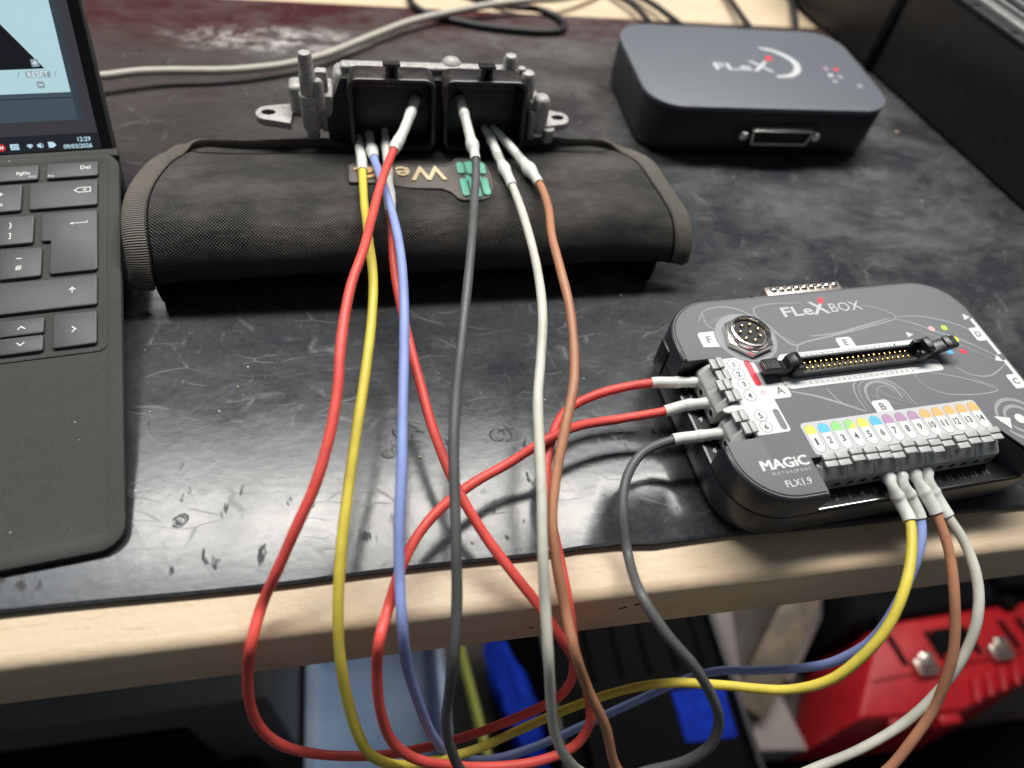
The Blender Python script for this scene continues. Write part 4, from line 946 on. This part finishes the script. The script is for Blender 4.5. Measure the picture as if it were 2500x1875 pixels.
# ================================================================== test wires
WIRES = {
'yellow': [[[-2.4,314.3,33.9],[-1.9,296.8,37.5],[-1.3,286.3,38.0],[-1.2,276.8,38.5]],[[-1.1,248.2,43.0],[-0.1,222.3,45.0],[0.7,201.1,45.0],[-0.7,181.2,43.0],[-3.8,160.4,39.0],[-7.6,140.0,34.0],[-11.6,118.9,27.0],[-14.5,102.4,20.0],[-16.5,87.6,10.0],[-17.2,76.3,-1.4],[-16.2,65.5,-16.9],[-13.2,55.2,-32.7],[-9.8,50.5,-41.8],[-2.0,47.8,-52.1],[11.9,48.8,-63.4],[31.0,52.2,-72.8],[49.3,57.2,-76.1],[71.8,62.2,-73.3],[94.2,64.0,-62.8],[110.3,61.6,-50.7],[126.0,55.5,-38.7],[144.2,47.9,-24.8],[155.5,46.9,-14.0],[164.3,50.7,-2.6],[173.3,57.9,7.4],[181.6,69.2,15.3],[188.7,81.3,18.4]],[[192.2,90.6,19.8],[191.3,97.7,21.1],[188.3,103.8,24.9],[189.8,110.4,24.0]]] ,
'blue': [[[2.5,314.3,35.0],[3.4,296.8,39.0],[4.4,286.0,39.0]],[[8.5,251.7,45.0],[11.1,229.4,46.0],[12.1,206.3,47.0],[11.5,184.8,46.0],[10.2,165.6,42.0],[8.3,144.5,37.0],[6.7,125.0,32.0],[4.6,106.8,24.0],[3.6,91.6,14.0],[3.6,78.7,6.6],[4.6,70.3,-10.9],[8.2,62.6,-31.0],[13.1,55.5,-52.9],[20.6,51.2,-72.2],[34.0,50.5,-89.8],[47.8,52.6,-102.8],[66.6,56.8,-110.4],[90.6,63.0,-112.8],[113.9,68.3,-108.3],[134.5,71.6,-95.8],[146.6,70.8,-84.6],[158.9,65.4,-69.3],[171.0,60.3,-52.4],[176.5,58.3,-39.8],[183.2,59.8,-20.6],[188.1,67.0,-3.9],[194.4,77.8,8.3],[198.3,86.1,14.0]],[[199.7,92.4,16.6],[197.6,99.1,19.8],[194.2,104.1,24.0],[195.6,110.8,24.0]]] ,
'red_left': [[[26.8,316.2,54.5],[23.8,302.6,56.0],[18.2,286.7,53.0],[12.9,274.0,51.5]],[[6.8,252.0,52.0],[1.6,226.9,53.0],[-2.3,205.8,55.0],[-7.0,189.7,54.0],[-9.9,175.6,52.0],[-11.9,160.3,50.0],[-13.4,145.5,46.0],[-16.7,130.5,41.0],[-21.6,117.1,35.0],[-28.1,107.0,27.0],[-34.8,97.9,17.0],[-41.2,90.5,6.0],[-44.3,80.0,2.5],[-47.2,75.0,-9.5],[-48.7,68.7,-24.8],[-47.4,63.8,-37.0],[-42.7,60.1,-48.8],[-34.3,58.1,-61.1],[-19.9,57.1,-74.8],[-3.9,56.8,-82.7],[15.1,57.8,-83.8],[34.4,59.5,-79.2],[50.9,61.1,-67.7],[62.5,62.4,-53.8],[66.6,64.9,-38.3],[65.6,69.1,-22.6],[62.9,73.1,-7.6],[60.9,82.5,4.0],[60.0,96.3,8.0],[58.9,107.1,12.0],[59.4,124.0,16.0],[63.3,137.2,17.0],[71.7,151.2,17.0],[86.9,158.5,18.0]],[[110.6,161.2,20.0],[117.9,159.4,22.0],[126.4,157.5,24.0],[132.4,157.7,24.0]]] ,
'red_right': [[[10.5,314.3,37.6],[10.5,295.8,40.3],[10.5,280.3,38.5],[9.9,257.5,40.5],[9.8,245.6,40.5]],[[9.9,236.5,40.0],[9.4,218.2,38.5],[10.0,204.7,36.0],[12.5,182.4,33.0],[15.5,162.6,29.0],[19.6,140.5,24.0],[26.0,119.7,19.0],[34.3,103.8,13.0],[42.8,91.3,8.0],[50.7,80.7,3.0],[57.2,70.0,-1.1],[63.8,65.0,-13.4],[69.1,58.4,-27.3],[71.0,49.9,-40.7],[65.7,44.4,-51.3],[51.5,42.0,-56.4],[33.9,42.8,-57.5],[19.9,44.7,-54.3],[6.3,47.7,-47.7],[-1.5,52.4,-38.4],[-5.1,59.7,-23.7],[-5.5,68.9,-6.7],[-3.9,75.3,6.1],[-0.4,86.0,5.0],[4.1,95.6,12.0],[10.3,105.4,15.0],[19.1,114.6,16.0],[31.7,123.6,16.0],[46.6,131.1,16.0],[61.0,136.6,21.5],[75.9,144.0,18.0],[94.7,147.9,15.0]],[[113.6,148.9,17.0],[121.2,148.9,20.0],[128.2,146.8,24.0],[134.1,147.4,24.0]]] ,
'grey': [[[46.4,316.2,54.9],[46.5,302.6,56.4],[48.4,287.0,51.5],[49.4,271.0,49.0]],[[45.6,244.4,48.0],[40.4,214.4,51.0],[36.7,194.5,50.0],[33.2,177.1,48.0],[30.2,161.9,45.0],[26.9,145.0,40.0],[24.5,128.4,36.0],[23.4,113.3,31.0],[22.4,96.6,24.0],[21.6,82.0,13.0],[19.6,67.9,1.1],[18.0,60.5,-15.0],[16.8,54.5,-27.4],[18.7,47.8,-40.8],[22.9,41.8,-52.0],[36.5,33.9,-61.0],[55.1,29.5,-59.8],[77.0,30.5,-51.3],[90.1,31.5,-44.9],[102.1,31.6,-36.9],[109.8,34.5,-27.8],[111.3,39.7,-18.4],[107.5,45.6,-8.6],[99.3,54.1,3.4],[90.0,63.7,10.9],[83.9,75.7,14.6],[86.4,94.8,5.0],[86.4,108.6,11.0],[91.0,122.2,14.0],[99.5,131.1,16.0]],[[112.6,134.8,17.5],[121.2,134.0,20.0],[129.1,132.2,24.0],[135.1,132.6,24.0]]] ,
'white': [[[58.7,314.3,39.3],[60.3,300.7,42.1],[63.2,282.4,41.0],[65.7,261.1,42.0]],[[66.4,232.4,45.0],[66.0,202.8,46.0],[63.5,177.5,46.0],[59.4,157.3,43.0],[55.9,142.1,41.0],[53.9,125.3,37.0],[52.3,109.4,33.0],[50.6,92.7,26.0],[50.3,77.9,15.0],[50.5,63.3,3.7],[52.6,53.2,-16.1],[55.3,45.5,-31.3],[60.5,39.4,-43.5],[67.9,34.8,-52.8],[85.0,27.7,-64.2],[109.2,21.8,-67.9],[134.3,20.4,-63.0],[160.4,24.1,-51.4],[177.2,27.2,-42.6],[192.1,32.3,-32.7],[201.9,39.1,-20.1],[208.0,46.8,-7.9],[212.2,56.4,2.9],[215.0,67.8,9.4],[214.5,81.3,14.4]],[[210.9,91.7,17.5],[208.2,99.6,20.1],[205.8,105.1,23.7],[207.2,111.6,24.0]]] ,
'brown': [[[62.5,314.3,39.4],[65.1,301.7,42.5],[71.9,287.2,41.0],[78.5,262.1,42.5]],[[78.4,241.5,45.0],[75.2,219.8,48.0],[74.8,200.3,48.0],[75.0,181.8,46.0],[73.4,163.1,43.0],[70.6,148.1,40.0],[64.3,130.8,36.0],[58.9,115.4,31.0],[55.4,100.6,26.0],[55.8,88.6,19.0],[57.9,77.3,10.0],[59.4,64.9,4.5],[65.6,55.2,-12.7],[73.2,45.5,-28.3],[78.4,34.8,-45.2],[88.9,26.5,-59.1],[108.1,18.1,-68.4],[133.7,12.8,-68.8],[161.3,12.0,-60.3],[176.3,15.0,-51.9],[185.0,19.4,-44.0],[192.0,25.7,-35.1],[198.3,32.7,-25.8],[201.9,41.1,-14.9],[204.1,49.9,-5.3],[205.4,63.4,5.2],[207.5,79.9,12.9]],[[206.6,93.4,17.7],[203.6,100.4,20.9],[201.0,105.1,23.8],[201.4,111.2,24.0]]] ,

}
WLAB = {'yellow': 'yellow test wire from left connector to the sixth front terminal', 'blue': 'pale blue test wire from left connector to the front terminals',
        'red_left': 'red test wire looping farthest left, ending at uppermost side terminal', 'red_right': 'red test wire crossing behind the blue one, ending at middle side terminal',
        'grey': 'dark grey test wire from right connector to lowest side terminal', 'white': 'white test wire from right connector to the front terminals',
        'brown': 'brown test wire from right connector to the front terminals'}
RW = 1.85
def bumpy(kind, seed):
    rnd = random.Random(seed); bumps = [(rnd.uniform(.1, .95), rnd.uniform(.25, .55) * rnd.choice((1, 1, -.6)), rnd.uniform(.03, .06)) for _ in range(7)]
    def f(d, tot):
        u = d / tot
        if kind == 'ecu':      # pin end first
            r = 1.75 + .6 * min(1, u * 1.6)
            for c, a, w in bumps: r += a * math.exp(-((u - c) / w) ** 2)
            return r if u > .02 else r * .8
        if kind == 'side':     # wire end first
            r = 2.35 - .55 * max(0, (u - .42)) / .58
            r += .25 * math.exp(-((u - .45) / .04) ** 2) + .30 * math.exp(-((u - .72) / .06) ** 2)
            return r
        r = 2.45 - .7 * max(0, min(1, (u - .45) / .25)) + .3 * math.exp(-((u - .46) / .04) ** 2)
        r += 1.05 * math.exp(-((u - .80) / .09) ** 2)
        return r
    return f
for wi, (col, (sa, wm, sb)) in enumerate(WIRES.items()):
    c = col.split('_')[0]; o0 = Vector(wm[len(wm) // 3])
    t = thing('test_wire', WLAB[col], 'wire', tuple(o0), 0.0, 'coloured test wires')
    sh = lambda P: [tuple(Vector(p) - o0) for p in P]
    full = sh(sa + wm + sb); P = catmull(full, .8)
    near = lambda q: min(range(len(P)), key=lambda i: (P[i] - Vector(q)).length)
    ia = min(range(len(P) // 3), key=lambda i: (P[i] - Vector(full[len(sa) - 1])).length); ib = len(P) * 2 // 3 + min(range(len(P) - len(P) * 2 // 3), key=lambda i: (P[len(P) * 2 // 3 + i] - Vector(full[len(sa) + len(wm)])).length)
    SA, SB = P[:ia + 1], P[ib:]
    # the insulation runs a few millimetres into both sleeves
    vf, uv = tube(P[ia - 5:ib + 6:2], (lambda d, tot, q=wi: RW * (1 + .02 * math.sin(d * .11 + q) + .012 * math.sin(d * .37 + q * 2))), 16, spline=False)
    build('insulation', vf, c + '_silicone', t, smooth=70)
    vf, uv = tube(SA, bumpy('ecu', wi), 16, spline=False); build('shrink_sleeve', vf, 'white_shrink', t, smooth=60)
    kind = 'side' if col in ('red_left', 'red_right', 'grey') else 'front'
    vf, uv = tube(SB, bumpy(kind, 50 + wi), 18, spline=False); build('shrink_sleeve', vf, 'white_shrink', t, smooth=60)
    if col in ('red_left', 'grey'):
        k = int(len(SA) * .22)
        vf, uv = tube(SA[:k], 2.6, 12, spline=False); build('pin_boot', vf, 'print_grey', t, smooth=60)
    if col in ('white', 'brown'):      # printed mark on the sleeve
        P = SA; n = len(P)
        for q in range(4):
            i = int(n * .56) + q * 2; p = P[i]; tg = (P[i + 1] - P[i - 1]).normalized(); up = Vector((.05, -.55, .83)); up = (up - tg * up.dot(tg)).normalized(); B = tg.cross(up); r = bumpy('ecu', wi)(i, n) + .06
            arcp = [p + (up * math.cos(a) + B * math.sin(a)) * r for a in (-.7, -.35, 0, .35, .7)]
            vf, uv = tube([tuple(a) for a in arcp], .14, 6, .3); build('printed_mark', vf, 'print_dark', t)

# ================================================================== crumbs on the mat
CRUMB = ['largest tan crumb, lying between the grey lidded module and the black case', 'pale crumb on the mat between the yellow and blue wires', 'pale crumb on the mat right of the keyboard arrow keys', 'rightmost of three crumbs behind the pouch', 'middle of three crumbs behind the pouch', 'leftmost of three crumbs behind the pouch', 'crumb on the mat just behind the pouch, right of the control unit', 'tiny crumb close to the edge of the keyboard cover', 'crumb on the mat just right of the brown wire', 'crumb on the mat beside the brown wire, behind the red wires', 'crumb just in front of the grey lidded module', 'crumb on the dusty mat close to the black case', 'white crumb right at the front edge of the mat']
for i, (x, y, s) in enumerate(((352, 372, 1.5), (15, 146, .8), (-56, 186, .6), (-60, 344, .9), (-66, 342, .8), (-70, 338, .7), (100, 300, .7), (-88, 176, .5), (120, 230, .7), (70, 170, .6), (155, 320, 1.0), (330, 300, .8), (31, 108, .7))):
    p = [(s * random.uniform(.6, 1.1) * math.cos(a), s * random.uniform(.6, 1.1) * math.sin(a)) for a in [k * math.pi / 3.5 for k in range(7)]]
    o = build('crumb', prism(p, 0, s * .8, s * .25), 'crumb_tan', loc=(x, y, .05), rotz=random.uniform(0, 3), smooth=30)
    tag(o, CRUMB[i], 'crumb', 'crumbs scattered on the mat')

# ================================================================== things under the bench
def at_world(name, label, cat, loc): return thing(name, label, cat, loc)
tc = at_world('tool_case', 'red plastic tool case with black lid and two metal latches', 'tool case', (600, 150, -640))
def tp(par, o): return lambda name, vf, mat, **kw: build(name, ([(a[0] - o[0], a[1] - o[1], a[2] - o[2]) for a in vf[0]], vf[1]), mat, par, **kw)
T = tp(tc, (600, 150, -640))
topP = [(468, 96), (590, 88), (690, 112), (812, 160), (812, 190), (538, 186)]; lowP = [(430, 150), (470, 92), (600, 80), (720, 108), (860, 160), (860, 230), (480, 226)]
V = [(x, y, -500) for x, y in topP]
T('body', stack(topP, [(-640, -14), (-610, -18), (-545, -10), (-508, -2), (-500, 2)]), 'tool_red', bevel=2, smooth=40)
T('lid', stack([(505, 190), (830, 194), (840, 232), (520, 236)], [(-640, -6), (-505, -6), (-494, 0), (-490, 3)]), 'dull_black', bevel=2)
for lx, ly in ((566, 134), (664, 138), (762, 168)):
    T('latch', join(prism(rrect(lx - 13, lx + 13, ly - 9, ly + 9, 3, 3), -499, -490, 2), prism(rrect(lx - 8, lx + 8, ly - 3, ly + 14, 3, 3), -490, -484, 2)), 'nickel')
for k in range(7):
    x = 604 + k * 19; T('rib', prism([(x, 92 + k * 3.4), (x + 8, 93 + k * 3.4), (x + 18, 118 + k * 3.4), (x + 10, 117 + k * 3.4)], -500.5, -493, 1.5), 'tool_red', bevel=1)
for k, x in enumerate((545, 592, 616, 640, 690, 714)):
    T('groove', prism([(x, 140), (x + 6, 140), (x + 1, 172), (x - 5, 172)], -499.8, -497.5), 'dull_black')
T('seam', prism([(500, 128), (700, 134), (700, 135.5), (500, 129.5)], -499.9, -498.9), 'dull_black')
T('nameplate', prism(rrect(596, 640, 146, 172, 4, 4), -499.5, -496.5, 1), 'dull_black')
T('hinge', box(530, 545, 180, 200, -510, -486), 'dull_black', bevel=2)
T('hinge', box(700, 715, 182, 202, -510, -486), 'dull_black', bevel=2)
T('foot', box(505, 525, 84, 92, -560, -505), 'tool_red', bevel=2)
T('foot', box(560, 585, 78, 88, -560, -503), 'tool_red', bevel=2)
bn = at_world('storage_bin', 'frosted pale blue plastic bin standing under the bench', 'bin', (-10, 190, -1000))
T = tp(bn, (-10, 190, -1000))
bp = rrect(-82, 48, 60, 300, 16, 5)
T('tub', stack(bp, [(-1000, 14), (-996, 10), (-530, 1), (-520, -4), (-512, -4), (-512, 4), (-560, 8)]), 'frosted_blue_plastic', smooth=40)
bx2 = at_world('black_crate', 'black plastic crate with a bright blue label under the bench', 'crate', (240, 160, -1000))
T = tp(bx2, (240, 160, -1000))
T('body', stack(rrect(150, 346, 20, 330, 10, 4), [(-1000, 6), (-540, 0), (-520, -5), (-504, -5), (-500, 0)]), 'dull_black', bevel=2)
T('blue_label', prism([(278, 100), (332, 98), (334, 146), (278, 148)], -500.5, -498), 'cobalt_blue')
T('rim', ring(0, 0, 0, 0, -500, -488, poly0=rrect(150, 346, 20, 330, 10, 4), poly1=rrect(156, 340, 26, 324, 8, 4)), 'case_black', bevel=1)
for k in range(5): T('rib', box(200 + k * 30, 205 + k * 30, 170, 300, -500.5, -494), 'dull_black', bevel=1)
T('handle', box(178, 186, 60, 140, -499, -485), 'dull_black', bevel=2)
mb = at_world('mesh_bag', 'dark blue net bag hanging beside the pale bin', 'bag', (115, 160, -1000))
T = tp(mb, (115, 160, -1000)); V, Fc = [], []
for i in range(15):
    for j in range(13):
        a = 2 * math.pi * j / 13; r = (18 + 1.5 * math.sin(i * 1.9) + 3 * math.sin(j * 2.3 + i * .3)) * math.sin(.5 + 2.3 * i / 14)
        V.append((103 + i * 2.6 + r * math.cos(a), 222 - i * 9.6 + r * .6 * math.sin(a + .4), -505 + r * .8 * math.sin(a) - i * 1.5))
for i in range(14):
    for j in range(13): k = (j + 1) % 13; Fc.append((i * 13 + j, i * 13 + k, (i + 1) * 13 + k, (i + 1) * 13 + j))
Fc += [tuple(range(12, -1, -1)), tuple(range(14 * 13, 15 * 13))]
T('sack', (V, Fc), 'cobalt_blue', smooth=25)
vf, uv = tube([(112, 225, -500), (116, 260, -420), (120, 300, -300), (120, 330, -100)], 6, 8, 20); T('strap', vf, 'dull_black')
vf, uv = tube([(60, 250, -470), (69, 208, -498), (76, 160, -500), (82, 110, -498), (90, 60, -540), (100, 20, -700), (110, 10, -1000)], 5, 8, 12)
tag(build('garden_cord', vf, 'olive_cord'), 'olive yellow cord between pale bin and blue bag', 'cord')
cb = at_world('drawer_cabinet', 'dark grey drawer cabinet at the left under the bench', 'cabinet', (-300, 250, -1000))
T = tp(cb, (-300, 250, -1000))
T('carcass', box(-640, -92, 150, 560, -1000, -330), 'cabinet_grey', bevel=4)
T('ledge', box(-620, -130, 60, 149.5, -1000, -520), 'dull_black', bevel=6)
T('handle', box(-262, -230, 92, 112, -519.8, -512), 'case_rim', bevel=2)
T('drawer_front', box(-600, -160, 144, 149.6, -500, -380), 'dull_black', bevel=4)
pb = at_world('pale_board', 'pale flat board lying beside the black crate', 'board', (420, 150, -1000))
T = tp(pb, (420, 150, -1000)); T('panel', prism([(355, 150), (372, 92), (440, 84), (430, 150)], -640, -570, 1), 'pale_board', bevel=1)
def plank(name, a, b, w, mat, label):
    a, b = Vector(a), Vector(b); t = (b - a).normalized(); s = t.cross(Vector((0, 0, 1))).normalized() * w; u = s.cross(t).normalized() * w * .5
    V = [tuple(p + i * s + j * u) for p in (a, b) for i, j in ((-.5, -.5), (.5, -.5), (.5, .5), (-.5, .5))]
    o = build(name, (V, [(3, 2, 1, 0), (4, 5, 6, 7), (0, 1, 5, 4), (1, 2, 6, 5), (2, 3, 7, 6), (3, 0, 4, 7)]), mat, bevel=2)
    return tag(o, label, 'plank', 'planks leaning under the bench')
plank('plank', (362, 120, -560), (352, 330, -440), 26, 'pale_board', 'narrow pale plank leaning right beside the black crate')
plank('plank', (380, 130, -560), (560, 330, -480), 38, 'old_wood', 'brown wooden plank leaning between pale plank and red case')
plank('plank', (440, 165, -580), (600, 340, -520), 32, 'pale_board', 'pale plank leaning closest to the red case')
tag(build('storage_shelf', box(352, 1200, -60, 420, -1000, -640.2), 'concrete', bevel=4), 'low brown grey plinth under the red tool case', 'plinth')
o = build('floor_strip', prism([(360, -60), (360, 72), (420, 80), (900, 84), (900, -60)], -640, -630, 2), 'dull_black'); tag(o, 'black rubber strip lying in front of the red tool case', 'floor strip')
o = build('shelf_board', box(480, 1100, 250, 330, -520, -500), 'pale_board', bevel=2); tag(o, 'pale pinkish shelf board behind the red tool case', 'shelf board')
o = build('corner_bracket', stack(rrect(690, 742, 200, 236, 4, 3), [(-480, 0), (-462, 0)]), 'dull_black', bevel=2); tag(o, 'small black corner bracket above the red tool case', 'bracket')
